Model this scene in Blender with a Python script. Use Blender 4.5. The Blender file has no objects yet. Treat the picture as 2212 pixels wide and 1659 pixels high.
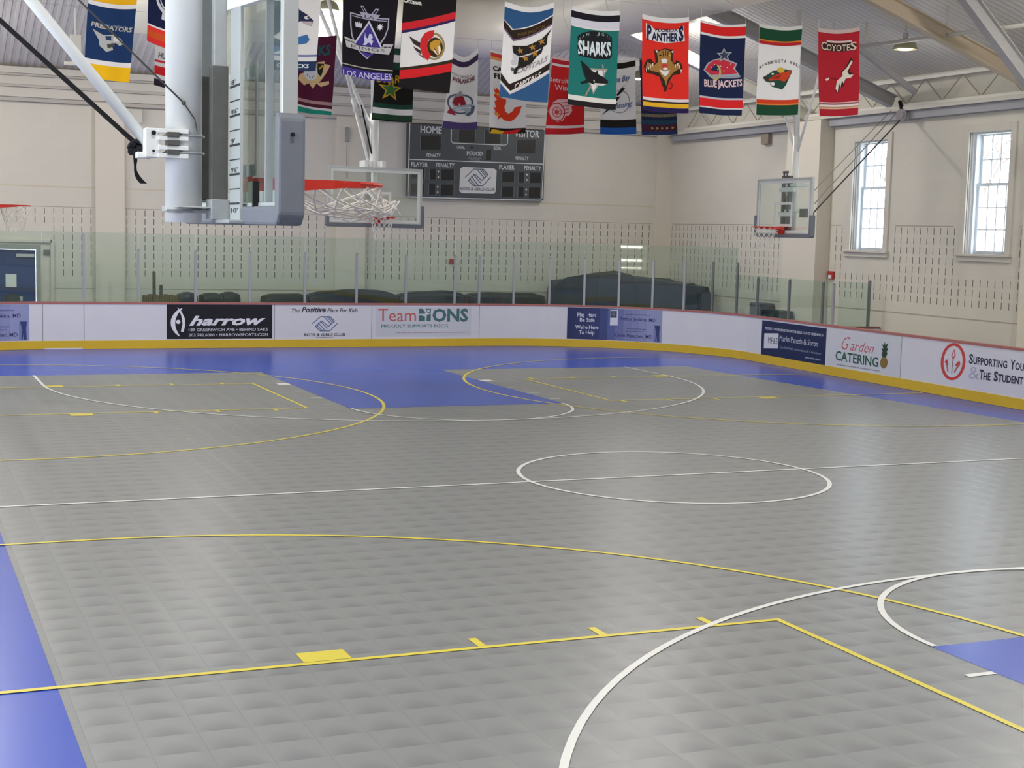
import bpy, bmesh, math, random
from mathutils import Vector
random.seed(7)
scene = bpy.context.scene
COL = scene.collection

# ------------------------------------------------------------------ camera
W_PX = 2212.0
cam_d = bpy.data.cameras.new('camera')
cam = bpy.data.objects.new('camera', cam_d); COL.objects.link(cam)
CAM_POS = Vector((-8.43294992, -14.86967864, 2.77220133))
yaw, pitch, roll, focal_px = math.radians(23.17054225), math.radians(5.85560199), math.radians(1.42277353), 3170.2157
cy, sy, cp, sp = math.cos(yaw), math.sin(yaw), math.cos(pitch), math.sin(pitch)
fwd = Vector((sy*cp, cy*cp, -sp)); rgt = Vector((cy, -sy, 0)); up = rgt.cross(fwd)
cr, sr = math.cos(roll), math.sin(roll)
r2 = rgt*cr + up*sr; u2 = up*cr - rgt*sr
from mathutils import Matrix
m3 = Matrix((r2, u2, -fwd)).transposed()
cam.matrix_world = Matrix.Translation(CAM_POS) @ m3.to_4x4()
cam_d.sensor_width = 36.0
cam_d.lens = focal_px / W_PX * 36.0
cam_d.clip_end = 300
scene.camera = cam

# ------------------------------------------------------------------ world, exposure
w = bpy.data.worlds.new('overcast_sky'); scene.world = w; w.use_nodes = True
bg = w.node_tree.nodes['Background']
bg.inputs[0].default_value = (0.78, 0.88, 1.0, 1); bg.inputs[1].default_value = 9.0
scene.view_settings.view_transform = 'Standard'
scene.view_settings.look = 'None'
scene.view_settings.gamma = 1.0
scene.view_settings.use_curve_mapping = False
scene.view_settings.exposure = 0.0
LAMP_W = 200.0
LAMP_COL = (1.0, 0.965, 0.925)

# ------------------------------------------------------------------ helpers
def lin(c):
    c = c/255.0
    return c/12.92 if c <= 0.04045 else ((c+0.055)/1.055)**2.4
def rgb(r, g, b): return (lin(r), lin(g), lin(b), 1.0)
MATS = {}
def mat(name, col, rough=0.6, metal=0.0, spec=0.5, emit=None, es=0.0):
    if name in MATS: return MATS[name]
    m = bpy.data.materials.new(name); m.use_nodes = True
    b = m.node_tree.nodes['Principled BSDF']
    b.inputs['Base Color'].default_value = rgb(*col)
    b.inputs['Roughness'].default_value = rough
    b.inputs['Metallic'].default_value = metal
    b.inputs['Specular IOR Level'].default_value = spec
    if emit:
        b.inputs['Emission Color'].default_value = rgb(*emit); b.inputs['Emission Strength'].default_value = es
    MATS[name] = m
    return m
PAINTS = {}
def paint(c, fabric=True):
    key = (tuple(c), fabric)
    if key not in PAINTS:
        n = ('cloth_%02x%02x%02x' if fabric else 'print_%02x%02x%02x') % tuple(int(v) for v in c)
        PAINTS[key] = mat(n, c, 0.85 if fabric else 0.4, 0, 0.2 if fabric else 0.4)
    return PAINTS[key]
def noise_mat(name, c1, c2, scale=6.0, rough=0.6, bump=0.0, metal=0.0, spec=0.5, bscale=None):
    m = mat(name, c1, rough, metal, spec); nt = m.node_tree; N, L = nt.nodes, nt.links
    b = N['Principled BSDF']
    tc = N.new('ShaderNodeTexCoord'); nz = N.new('ShaderNodeTexNoise'); nz.inputs['Scale'].default_value = scale
    nz.inputs['Detail'].default_value = 4
    rp = N.new('ShaderNodeMix'); rp.data_type = 'RGBA'
    rp.inputs[6].default_value = rgb(*c1); rp.inputs[7].default_value = rgb(*c2)
    L.new(tc.outputs['Object'], nz.inputs['Vector']); L.new(nz.outputs['Fac'], rp.inputs[0]); L.new(rp.outputs[2], b.inputs['Base Color'])
    if bump:
        bp = N.new('ShaderNodeBump'); bp.inputs['Strength'].default_value = bump; bp.inputs['Distance'].default_value = 0.02
        L.new(nz.outputs['Fac'], bp.inputs['Height']); L.new(bp.outputs['Normal'], b.inputs['Normal'])
    return m

def wloc(o):
    v = Vector((0, 0, 0))
    while o is not None:
        v += o.location; o = o.parent
    return v
def tag(o, label=None, cat=None, group=None, kind=None):
    if label: o['label'] = label
    if cat: o['category'] = cat
    if group: o['group'] = group
    if kind: o['kind'] = kind
    return o
def thing(name, loc, label, cat, group=None):
    o = bpy.data.objects.new(name, None); COL.objects.link(o)
    o.location = loc; o.empty_display_size = 0.1
    return tag(o, label, cat, group)

class MB:
    def __init__(s): s.v, s.f, s.mi, s.mats = [], [], [], []
    def slot(s, m):
        if m not in s.mats: s.mats.append(m)
        return s.mats.index(m)
    def add(s, vs, fs, m):
        o = len(s.v); k = s.slot(m)
        s.v += [Vector(p) for p in vs]
        for f in fs: s.f.append([i+o for i in f]); s.mi.append(k)
        return s
    def box(s, x0, x1, y0, y1, z0, z1, m):
        vs = [(x, y, z) for x in (x0, x1) for y in (y0, y1) for z in (z0, z1)]
        return s.add(vs, [(0,1,3,2),(4,6,7,5),(0,4,5,1),(2,3,7,6),(0,2,6,4),(1,5,7,3)], m)
    def bar(s, p, q, wd, hg, m, upv=(0,0,1)):
        p, q = Vector(p), Vector(q); d = (q-p).normalized(); u = Vector(upv)
        a = d.cross(u)
        if a.length < 1e-4: a = d.cross(Vector((1,0,0)))
        a.normalize(); b = a.cross(d).normalized()
        vs = []
        for c in (p, q):
            for i, j in ((-1,-1),(1,-1),(1,1),(-1,1)): vs.append(c + a*(i*wd/2) + b*(j*hg/2))
        return s.add(vs, [(0,1,2,3),(7,6,5,4),(0,4,5,1),(1,5,6,2),(2,6,7,3),(3,7,4,0)], m)
    def tube(s, pts, r, m, n=8, closed=False, caps=True):
        pts = [Vector(p) for p in pts]; k = len(pts); vs = []; fs = []
        prev = None
        for i, p in enumerate(pts):
            if closed: d = pts[(i+1) % k]-pts[i-1]
            else: d = pts[min(i+1, k-1)]-pts[max(i-1, 0)]
            d.normalize()
            a = prev - d*prev.dot(d) if prev is not None else d.cross(Vector((0,0,1)))
            if a.length < 1e-4: a = d.cross(Vector((1,0,0)))
            a.normalize(); prev = a; b = d.cross(a)
            rr = r[i] if isinstance(r, (list, tuple)) else r
            for j in range(n):
                t = 2*math.pi*j/n; vs.append(p + a*(math.cos(t)*rr) + b*(math.sin(t)*rr))
        rng = k if closed else k-1
        for i in range(rng):
            for j in range(n):
                i2 = (i+1) % k; j2 = (j+1) % n
                fs.append((i*n+j, i*n+j2, i2*n+j2, i2*n+j))
        if caps and not closed:
            fs.append(tuple(range(n-1, -1, -1))); fs.append(tuple((k-1)*n+j for j in range(n)))
        return s.add(vs, fs, m)
    def lathe(s, c, prof, m, n=20):
        c = Vector(c); vs = []; fs = []
        for r, z in prof:
            for j in range(n):
                t = 2*math.pi*j/n; vs.append(c+Vector((math.cos(t)*r, math.sin(t)*r, z)))
        for i in range(len(prof)-1):
            for j in range(n): fs.append((i*n+j, i*n+(j+1) % n, (i+1)*n+(j+1) % n, (i+1)*n+j))
        return s.add(vs, fs, m)
    def prism(s, poly, z0, z1, m):
        n = len(poly); vs = [(x, y, z0) for x, y in poly]+[(x, y, z1) for x, y in poly]
        fs = [tuple(range(n-1, -1, -1)), tuple(range(n, 2*n))]+[(i, (i+1) % n, n+(i+1) % n, n+i) for i in range(n)]
        return s.add(vs, fs, m)
    def build(s, name, parent=None, smooth=False, bevel=0.0, fixn=True):
        off = wloc(parent) if parent else Vector((0,0,0))
        me = bpy.data.meshes.new(name)
        me.from_pydata([tuple(v-off) for v in s.v], [], s.f)
        for m in s.mats: me.materials.append(m)
        for p, k in zip(me.polygons, s.mi): p.material_index = k
        if fixn:
            bm = bmesh.new(); bm.from_mesh(me); bmesh.ops.recalc_face_normals(bm, faces=bm.faces)
            bm.to_mesh(me); bm.free()
        if smooth:
            for p in me.polygons: p.use_smooth = True
        o = bpy.data.objects.new(name, me); COL.objects.link(o)
        if parent: o.parent = parent
        if bevel:
            b = o.modifiers.new('bevel', 'BEVEL'); b.width = bevel; b.segments = 2; b.limit_method = 'ANGLE'
        return o

# ---- printed shapes: flat design -> cut into a grid -> mapped on to a surface
TXT = {}
def text_tris(body, shear=0.0, bold=0.0):
    key = (body, shear, bold)
    if key in TXT: return TXT[key]
    cu = bpy.data.curves.new('t', 'FONT'); cu.body = body; cu.shear = shear; cu.offset = bold
    cu.resolution_u = 2; cu.fill_mode = 'FRONT'
    ob = bpy.data.objects.new('t', cu); COL.objects.link(ob)
    dg = bpy.context.evaluated_depsgraph_get(); dg.update()
    me = bpy.data.meshes.new_from_object(ob.evaluated_get(dg))
    vs = [(v.co.x, v.co.y) for v in me.vertices]; fs = [tuple(p.vertices) for p in me.polygons]
    bpy.data.objects.remove(ob); bpy.data.curves.remove(cu); bpy.data.meshes.remove(me)
    TXT[key] = (vs, fs)
    return TXT[key]

def inv_bilinear(q, x, y):
    (x0,y0),(x1,y1),(x2,y2),(x3,y3) = q     # TL TR BR BL
    u = v = 0.5
    for _ in range(12):
        fx = (1-u)*(1-v)*x0+u*(1-v)*x1+u*v*x2+(1-u)*v*x3-x
        fy = (1-u)*(1-v)*y0+u*(1-v)*y1+u*v*y2+(1-u)*v*y3-y
        a = (1-v)*(x1-x0)+v*(x2-x3); b = (1-u)*(x3-x0)+u*(x2-x1)
        c = (1-v)*(y1-y0)+v*(y2-y3); d = (1-u)*(y3-y0)+u*(y2-y1)
        det = a*d-b*c
        if abs(det) < 1e-12: break
        u -= (fx*d-fy*b)/det; v -= (a*fy-c*fx)/det
    return u, v

class Print:
    """collects flat coloured shapes given in design coordinates"""
    def __init__(s, conv, mapf, cu=0, cv=0, lift=0.002, step=0.0012, clip=None, fabric=True):
        s.conv, s.mapf, s.cu, s.cv, s.lift, s.step, s.clip, s.fabric = conv, mapf, cu, cv, lift, step, clip, fabric
        s.layer = 0; s.mb = MB(); s.split = False; s.mbs = []
    def _emit(s, vs, fs, col):
        uv = [s.conv(*p) for p in vs]
        bm = bmesh.new(); bv = [bm.verts.new((u, v, 0)) for u, v in uv]
        for f in fs:
            try: bm.faces.new([bv[i] for i in f])
            except ValueError: pass
        bm.normal_update()
        bmesh.ops.triangulate(bm, faces=[f for f in bm.faces if len(f.verts) > 4])
        us = [u for u, v in uv]; vvs = [v for u, v in uv]
        def cut(co, no, co_clear=False):
            bmesh.ops.bisect_plane(bm, geom=bm.verts[:]+bm.edges[:]+bm.faces[:], plane_co=co, plane_no=no, clear_outer=co_clear)
        if s.clip:
            a0, a1, b0, b1 = s.clip
            if min(us) < a0: cut((a0,0,0), (-1,0,0), True)
            if max(us) > a1: cut((a1,0,0), (1,0,0), True)
            if min(vvs) < b0: cut((0,b0,0), (0,-1,0), True)
            if max(vvs) > b1: cut((0,b1,0), (0,1,0), True)
        if s.cu:
            for k in range(math.ceil(min(us)/s.cu), math.floor(max(us)/s.cu)+1): cut((k*s.cu,0,0), (1,0,0))
        if s.cv:
            for k in range(math.ceil(min(vvs)/s.cv), math.floor(max(vvs)/s.cv)+1): cut((0,k*s.cv,0), (0,1,0))
        h = s.lift+s.layer*s.step
        bm.verts.index_update()
        out = [s.mapf(v.co.x, v.co.y, h) for v in bm.verts]
        s.mb.add(out, [[v.index for v in f.verts] for f in bm.faces], paint(col, s.fabric))
        bm.free()
    def cut_here(s):
        if s.split and s.mb.v: s.mbs.append(s.mb); s.mb = MB()
    def poly(s, pts, col): s._emit(pts, [tuple(range(len(pts)))], col); s.layer += 1; return s
    def rect(s, x0, y0, x1, y1, col): return s.poly([(x0,y0),(x1,y0),(x1,y1),(x0,y1)], col)
    def ell(s, cx, cy, rx, ry, col, n=28, a0=0, a1=360):
        pts = [(cx+rx*math.cos(math.radians(a0+(a1-a0)*i/n)), cy+ry*math.sin(math.radians(a0+(a1-a0)*i/n))) for i in range(n if a1-a0 >= 360 else n+1)]
        return s.poly(pts, col)
    def ring(s, cx, cy, rx, ry, t, col, n=32, a0=0, a1=360, tip=False):
        vs, fs = [], []
        for i in range(n+1):
            a = math.radians(a0+(a1-a0)*i/n); tt = t*(math.sin(math.pi*i/n)**0.6 if tip else 1)
            vs += [(cx+rx*math.cos(a), cy+ry*math.sin(a)), (cx+(rx-tt)*math.cos(a), cy+(ry-tt)*math.sin(a))]
        for i in range(n): fs.append((2*i, 2*i+2, 2*i+3, 2*i+1))
        s._emit(vs, fs, col); s.layer += 1; return s
    def line(s, pts, wd, col):
        vs, fs = [], []
        for (x0,y0),(x1,y1) in zip(pts[:-1], pts[1:]):
            dx, dy = x1-x0, y1-y0; l = math.hypot(dx, dy) or 1; nx, ny = -dy/l*wd/2, dx/l*wd/2; ex, ey = dx/l*wd*0.3, dy/l*wd*0.3
            o = len(vs); vs += [(x0+nx-ex,y0+ny-ey),(x0-nx-ex,y0-ny-ey),(x1-nx+ex,y1-ny+ey),(x1+nx+ex,y1+ny+ey)]; fs.append((o,o+1,o+2,o+3))
        for f in fs: s._emit([vs[i] for i in f], [(0,1,2,3)], col)
        s.layer += 1; return s
    def star(s, cx, cy, R, r, col, n=5, rot=-90):
        pts = []
        for i in range(2*n):
            a = math.radians(rot+180*i/n); q = R if i % 2 == 0 else r
            pts.append((cx+q*math.cos(a), cy+q*math.sin(a)))
        vs = pts+[(cx, cy)]
        s._emit(vs, [(i, (i+1) % (2*n), 2*n) for i in range(2*n)], col); s.layer += 1; return s
    def text(s, body, p0, p1, h, col, shear=0.0, bold=0.0, capref=0.70):
        """baseline p0->p1 in design coordinates (y down), cap height h"""
        vs, fs = text_tris(body, shear, bold)
        if not vs: return s
        s.cut_here()
        xs = [v[0] for v in vs]; xa, xb = min(xs), max(xs)
        dx, dy = (p1[0]-p0[0])/(xb-xa), (p1[1]-p0[1])/(xb-xa)
        k = h/capref
        s._emit([(p0[0]+(x-xa)*dx, p0[1]+(x-xa)*dy-y*k) for x, y in vs], fs, col); s.layer += 1; return s
    def arc(s, body, cx, cy, rx, ry, a0, a1, h, wd, col, bold=0.0):
        n = len(body); s.step, keep = 0, s.step; s.cut_here(); sp_, s.split = s.split, False
        for i, ch in enumerate(body):
            if ch == ' ': continue
            a = math.radians(a0+(a1-a0)*i/max(1, n-1)); x, y = cx+rx*math.cos(a), cy+ry*math.sin(a)
            tx, ty = -rx*math.sin(a), ry*math.cos(a); l = math.hypot(tx, ty); tx, ty = tx/l*wd/2, ty/l*wd/2
            ww = 0.35 if ch in 'I1' else 1.0
            s.text(ch, (x-tx*ww, y-ty*ww), (x+tx*ww, y+ty*ww), h, col, 0, bold)
        s.step = keep; s.split = sp_; s.layer += 1; return s
    def ticks(s, p0, p1, h, n, col):
        s.cut_here()
        n *= 2; h_all = h
        for i in range(n):
            if i % 9 == 8: continue
            h = h_all*(0.62, 0.9, 0.7, 0.62, 0.95, 0.66)[(i*5) % 6]; a, b = i/n, (i+0.66)/n
            q = lambda t, d: (p0[0]+(p1[0]-p0[0])*t, p0[1]+(p1[1]-p0[1])*t-d)
            s._emit([q(a,0), q(b,0), q(b,h), q(a,h)], [(0,1,2,3)], col)
        s.layer += 1; return s
    def splits(s): s.split = True; return s
    def done(s, name, parent):
        for m_ in s.mbs: m_.build(name, parent, fixn=False)
        return s.mb.build(name, parent, fixn=False)

def crop(ox, oy, k):
    return lambda x, y: (ox+x*k, oy+y*k)

# ------------------------------------------------------------------ shared materials
def brick_wall_mat(name, col, axis):
    m = mat(name, col, 0.75, 0, 0.3); nt = m.node_tree; N, L = nt.nodes, nt.links; b = N['Principled BSDF']
    tc = N.new('ShaderNodeTexCoord'); sep = N.new('ShaderNodeSeparateXYZ'); cmb = N.new('ShaderNodeCombineXYZ')
    L.new(tc.outputs['Object'], sep.inputs[0]); L.new(sep.outputs[axis], cmb.inputs[0]); L.new(sep.outputs['Z'], cmb.inputs[1])
    br = N.new('ShaderNodeTexBrick'); br.inputs['Scale'].default_value = 1.0
    br.inputs['Brick Width'].default_value = 0.4; br.inputs['Row Height'].default_value = 0.2
    br.inputs['Mortar Size'].default_value = 0.006; br.inputs['Mortar Smooth'].default_value = 0.6
    c = rgb(*col)
    br.inputs['Color1'].default_value = c; br.inputs['Color2'].default_value = tuple(v*0.98 for v in c[:3])+(1,)
    br.inputs['Mortar'].default_value = tuple(v*0.965 for v in c[:3])+(1,)
    L.new(cmb.outputs[0], br.inputs['Vector']); L.new(br.outputs['Color'], b.inputs['Base Color'])
    bp = N.new('ShaderNodeBump'); bp.inputs['Strength'].default_value = 0.12; bp.inputs['Distance'].default_value = 0.003; bp.invert = True
    L.new(br.outputs['Fac'], bp.inputs['Height']); L.new(bp.outputs['Normal'], b.inputs['Normal'])
    return m
WALLC = (211, 206, 193)
M_WALL_X = brick_wall_mat('painted_block_far', WALLC, 'X')
M_WALL_Y = brick_wall_mat('painted_block_side', WALLC, 'Y')
M_PILAST = mat('painted_pilaster', (214, 207, 191), 0.75, 0, 0.3)
M_SLOT = mat('slot_dark', (84, 79, 71), 0.9, 0, 0.1)
M_JOINT = mat('wall_joint', (176, 166, 148), 0.8, 0, 0.2)
M_TAN = mat('tan_joint', (205, 195, 166), 0.8, 0, 0.2)
M_DFRAME = mat('door_frame', (150, 152, 148), 0.5)
M_TRIM = mat('trim_paint', (205, 200, 188), 0.6, 0, 0.3)
M_EAVE = mat('eave_steel', (160, 160, 163), 0.55, 0, 0.4)
M_CORN = mat('cornice_shadow_line', (184, 178, 168), 0.6, 0, 0.3)
M_STEEL = mat('white_steel', (222, 220, 208), 0.5, 0, 0.4)
M_STEELW = mat('gloss_white_pipe', (240, 241, 238), 0.35, 0, 0.5)
M_TANBEAM = mat('tan_steel', (206, 190, 164), 0.55, 0, 0.4)
M_GREYBEAM = mat('grey_steel', (176, 174, 172), 0.55, 0, 0.4)
M_DUCT = noise_mat('duct_metal', (228, 223, 210), (220, 215, 203), 1.5, 0.4, 0, 0.05, 0.5)
M_ALU = mat('aluminium', (190, 194, 192), 0.4, 0.35, 0.5)
M_GALV = noise_mat('galvanised', (176, 180, 180), (160, 164, 165), 20, 0.45, 0, 0.3)
M_DKSTEEL = noise_mat('dark_tube', (104, 104, 102), (86, 86, 82), 25, 0.5, 0, 0.3)
M_PAD = noise_mat('grey_padding', (116, 120, 128), (108, 112, 120), 15, 0.6, 0.05)
M_RED = mat('rim_red', (206, 44, 26), 0.45, 0, 0.5)
M_NET = mat('net_cord', (226, 222, 214), 0.85, 0, 0.1)
M_BLACK = mat('black_strap', (22, 22, 26), 0.7, 0, 0.3)
M_CABLE = mat('steel_cable', (70, 68, 66), 0.5, 0.4)
M_CABLEL = mat('pale_cable', (150, 142, 124), 0.6, 0.1)

def ribbed(name, col, axis, pitch=0.16):
    m = mat(name, col, 0.55, 0.1, 0.4); nt = m.node_tree; N, L = nt.nodes, nt.links; b = N['Principled BSDF']
    tc = N.new('ShaderNodeTexCoord'); sep = N.new('ShaderNodeSeparateXYZ'); L.new(tc.outputs['Object'], sep.inputs[0])
    mu = N.new('ShaderNodeMath'); mu.operation = 'MULTIPLY'; mu.inputs[1].default_value = 2*math.pi/pitch; L.new(sep.outputs[axis], mu.inputs[0])
    sn = N.new('ShaderNodeMath'); sn.operation = 'SINE'; L.new(mu.outputs[0], sn.inputs[0])
    mr = N.new('ShaderNodeMapRange'); mr.inputs[1].default_value = -0.35; mr.inputs[2].default_value = 0.35; L.new(sn.outputs[0], mr.inputs[0])
    mix = N.new('ShaderNodeMix'); mix.data_type = 'RGBA'; c = rgb(*col)
    mix.inputs[6].default_value = tuple(v*0.86 for v in c[:3])+(1,); mix.inputs[7].default_value = c
    L.new(mr.outputs[0], mix.inputs[0]); L.new(mix.outputs[2], b.inputs['Base Color'])
    bp = N.new('ShaderNodeBump'); bp.inputs['Strength'].default_value = 0.6; bp.inputs['Distance'].default_value = 0.03
    L.new(mr.outputs[0], bp.inputs['Height']); L.new(bp.outputs['Normal'], b.inputs['Normal'])
    return m
M_DECK_Y = ribbed('roof_deck_side', (226, 222, 214), 'Y')
M_DECK_X = ribbed('roof_deck_end', (220, 216, 212), 'X')

def glass_mat(name, tint, refl=0.04, rough=0.02):
    m = bpy.data.materials.new(name); m.use_nodes = True; nt = m.node_tree; N, L = nt.nodes, nt.links
    N.remove(N['Principled BSDF']); out = N['Material Output']
    t = N.new('ShaderNodeBsdfTransparent'); t.inputs[0].default_value = tuple(tint)+(1,)
    g = N.new('ShaderNodeBsdfGlossy'); g.inputs['Roughness'].default_value = rough; g.inputs['Color'].default_value = (0.9,0.97,0.93,1)
    lw = N.new('ShaderNodeLayerWeight'); lw.inputs['Blend'].default_value = 0.5
    pw = N.new('ShaderNodeMath'); pw.operation = 'POWER'; pw.inputs[1].default_value = 5.0
    ma = N.new('ShaderNodeMath'); ma.operation = 'MULTIPLY_ADD'; ma.inputs[1].default_value = 0.9; ma.inputs[2].default_value = refl
    L.new(lw.outputs['Facing'], pw.inputs[0]); L.new(pw.outputs[0], ma.inputs[0])
    mx = N.new('ShaderNodeMixShader')
    L.new(ma.outputs[0], mx.inputs[0]); L.new(t.outputs[0], mx.inputs[1]); L.new(g.outputs[0], mx.inputs[2]); L.new(mx.outputs[0], out.inputs[0])
    return m
M_GLASS = glass_mat('rink_glass', (0.895, 0.952, 0.935))
M_BBGLASS = glass_mat('backboard_glass', (0.93, 0.96, 0.945), 0.07)
M_WGLASS = glass_mat('window_glass', (0.96, 0.97, 0.98))

def tile_mat(name, col, dark, tile=0.2925, ox=-7.19, oy=0.0, rough=0.34, dome_h=0.003):
    """interlocking sport tiles: domed tops, the shade along each near edge painted in as a darker wedge"""
    m = mat(name, col, rough, 0, 0.5); nt = m.node_tree; N, L = nt.nodes, nt.links; b = N['Principled BSDF']
    tc = N.new('ShaderNodeTexCoord'); sep = N.new('ShaderNodeSeparateXYZ'); L.new(tc.outputs['Object'], sep.inputs[0])
    def math_(op, a, bb=None):
        n = N.new('ShaderNodeMath'); n.operation = op
        for i, v in enumerate((a, bb)):
            if v is None: continue
            if isinstance(v, (int, float)): n.inputs[i].default_value = v
            else: L.new(v, n.inputs[i])
        return n.outputs[0]
    gx = math_('DIVIDE', math_('SUBTRACT', sep.outputs['X'], ox), tile)
    gy = math_('DIVIDE', math_('SUBTRACT', sep.outputs['Y'], oy), tile)
    fx, fy = math_('FRACT', gx), math_('FRACT', gy)
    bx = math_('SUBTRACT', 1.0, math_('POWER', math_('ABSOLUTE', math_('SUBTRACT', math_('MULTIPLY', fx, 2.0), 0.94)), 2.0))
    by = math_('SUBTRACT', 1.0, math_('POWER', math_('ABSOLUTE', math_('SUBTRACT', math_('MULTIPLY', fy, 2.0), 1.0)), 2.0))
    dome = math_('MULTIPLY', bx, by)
    edge_shade = math_('MAXIMUM', math_('SUBTRACT', bx, math_('MULTIPLY', fy, 1.5)), 0.0)  # shade on the near side of each dome, painted into the base colour
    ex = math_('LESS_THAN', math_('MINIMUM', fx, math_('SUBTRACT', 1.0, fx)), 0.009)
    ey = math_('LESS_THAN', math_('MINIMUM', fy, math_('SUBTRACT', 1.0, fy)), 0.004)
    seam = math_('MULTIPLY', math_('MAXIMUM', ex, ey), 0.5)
    tot = math_('MINIMUM', math_('ADD', math_('MULTIPLY', edge_shade, 0.7), seam), 1.0)
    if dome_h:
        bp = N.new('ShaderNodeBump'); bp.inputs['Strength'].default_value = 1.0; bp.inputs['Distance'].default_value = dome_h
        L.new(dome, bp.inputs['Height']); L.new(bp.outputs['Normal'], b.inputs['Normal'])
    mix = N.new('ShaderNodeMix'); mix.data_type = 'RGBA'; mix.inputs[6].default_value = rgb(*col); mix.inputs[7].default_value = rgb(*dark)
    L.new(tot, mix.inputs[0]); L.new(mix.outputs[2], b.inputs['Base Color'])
    return m
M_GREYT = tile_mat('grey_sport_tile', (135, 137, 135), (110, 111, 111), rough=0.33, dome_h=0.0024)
M_BLUET = mat('blue_sport_tile', (52, 82, 184), 0.27, 0, 0.5)
M_CONC = noise_mat('concrete', (150, 146, 138), (138, 134, 128), 3, 0.8)
M_WLINE = mat('white_line', (226, 226, 220), 0.4, 0, 0.5)
M_YLINE = mat('yellow_line', (222, 205, 70), 0.4, 0, 0.5)

# ------------------------------------------------------------------ floor and court
XR, YF, XL, YN = 10.7, 19.6, -10.7, -20.0
mb = MB(); mb.add([(XL-0.3,YN-0.3,0),(XR+0.3,YN-0.3,0),(XR+0.3,YF+0.3,0),(XL-0.3,YF+0.3,0)], [(0,1,2,3)], M_CONC)
floor = tag(mb.build('floor', fixn=False), kind='structure')

def board_pts():
    P = [(-9.5,-16.0), (-9.5,14.0)]
    for i in range(1, 25):
        a = math.pi-i/24*math.pi/2; P.append((-5.0+4.5*math.cos(a), 14.0+4.5*math.sin(a)))
    P.append((5.3,18.5))
    for i in range(1, 25):
        a = math.pi/2-i/24*math.pi/2*0.985; P.append((5.3+4.52*math.cos(a), 13.98+4.52*math.sin(a)))
    return P+[(9.6,10.5), (9.42,7.0), (9.28,4.4), (9.2,0.0), (9.2,-16.0)]
BP = [Vector((x, y, 0)) for x, y in board_pts()]
BS = [0.0]
for a, b in zip(BP[:-1], BP[1:]): BS.append(BS[-1]+(b-a).length)
def bseg(s):
    s = max(0.0, min(BS[-1]-1e-6, s))
    lo, hi = 0, len(BS)-1
    while hi-lo > 1:
        mid = (lo+hi)//2
        if BS[mid] <= s: lo = mid
        else: hi = mid
    return lo, (s-BS[lo])/(BS[hi]-BS[lo])
NRM = []
for i in range(len(BP)):
    d = (BP[min(i+1, len(BP)-1)]-BP[max(i-1, 0)]).normalized(); NRM.append(Vector((d.y, -d.x, 0)))   # towards the rink
def bpos(s, z, off):
    i, t = bseg(s); p = BP[i].lerp(BP[i+1], t); n = NRM[i].lerp(NRM[i+1], t).normalized()
    return p+n*off+Vector((0,0,z))

def flat_mb(poly, z, m):
    b = MB(); b.add([(x, y, z) for x, y in poly], [tuple(range(len(poly)))], m); return b
def part(b, name, parent): return b.build(name, parent, fixn=False)
Zb, Zg, Zk, Zl = 0.0015, 0.003, 0.0045, 0.006
part(flat_mb([(p.x, p.y) for p in BP][::-1], Zb, M_BLUET), 'border_tiles', floor)
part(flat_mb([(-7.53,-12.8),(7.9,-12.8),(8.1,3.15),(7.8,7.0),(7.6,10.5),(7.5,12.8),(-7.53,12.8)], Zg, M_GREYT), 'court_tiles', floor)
H = 1.8288
for sgn in (1, -1):
    y0, y1 = sgn*6.92, sgn*12.8
    part(flat_mb([(-H,y0),(H,y0),(H,y1),(-H,y1)][::sgn], Zk, M_BLUET), 'key_tiles', floor)
LAY = [0]
def strip(pts, wd, m, name, z=None, closed=False):
    if z is None: z = Zl+LAY[0]*0.00015; LAY[0] += 1
    vs, fs = [], []; n = len(pts)
    for i, (x, y) in enumerate(pts):
        a = pts[(i-1) % n] if closed or i > 0 else pts[i]; b = pts[(i+1) % n] if closed or i < n-1 else pts[i]
        dx, dy = b[0]-a[0], b[1]-a[1]; l = math.hypot(dx, dy); nx, ny = -dy/l*wd/2, dx/l*wd/2
        vs += [(x+nx, y+ny, z), (x-nx, y-ny, z)]
    for i in range(n if closed else n-1):
        j = (i+1) % n; fs.append((2*i, 2*i+1, 2*j+1, 2*j))
    b = MB(); b.add(vs, fs, m); return part(b, name, floor)
def arcpts(cx, cy, r, a0, a1, n=64):
    return [(cx+r*math.cos(math.radians(a0+(a1-a0)*i/n)), cy+r*math.sin(math.radians(a0+(a1-a0)*i/n))) for i in range(n+1)]
LW = 0.05
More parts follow.
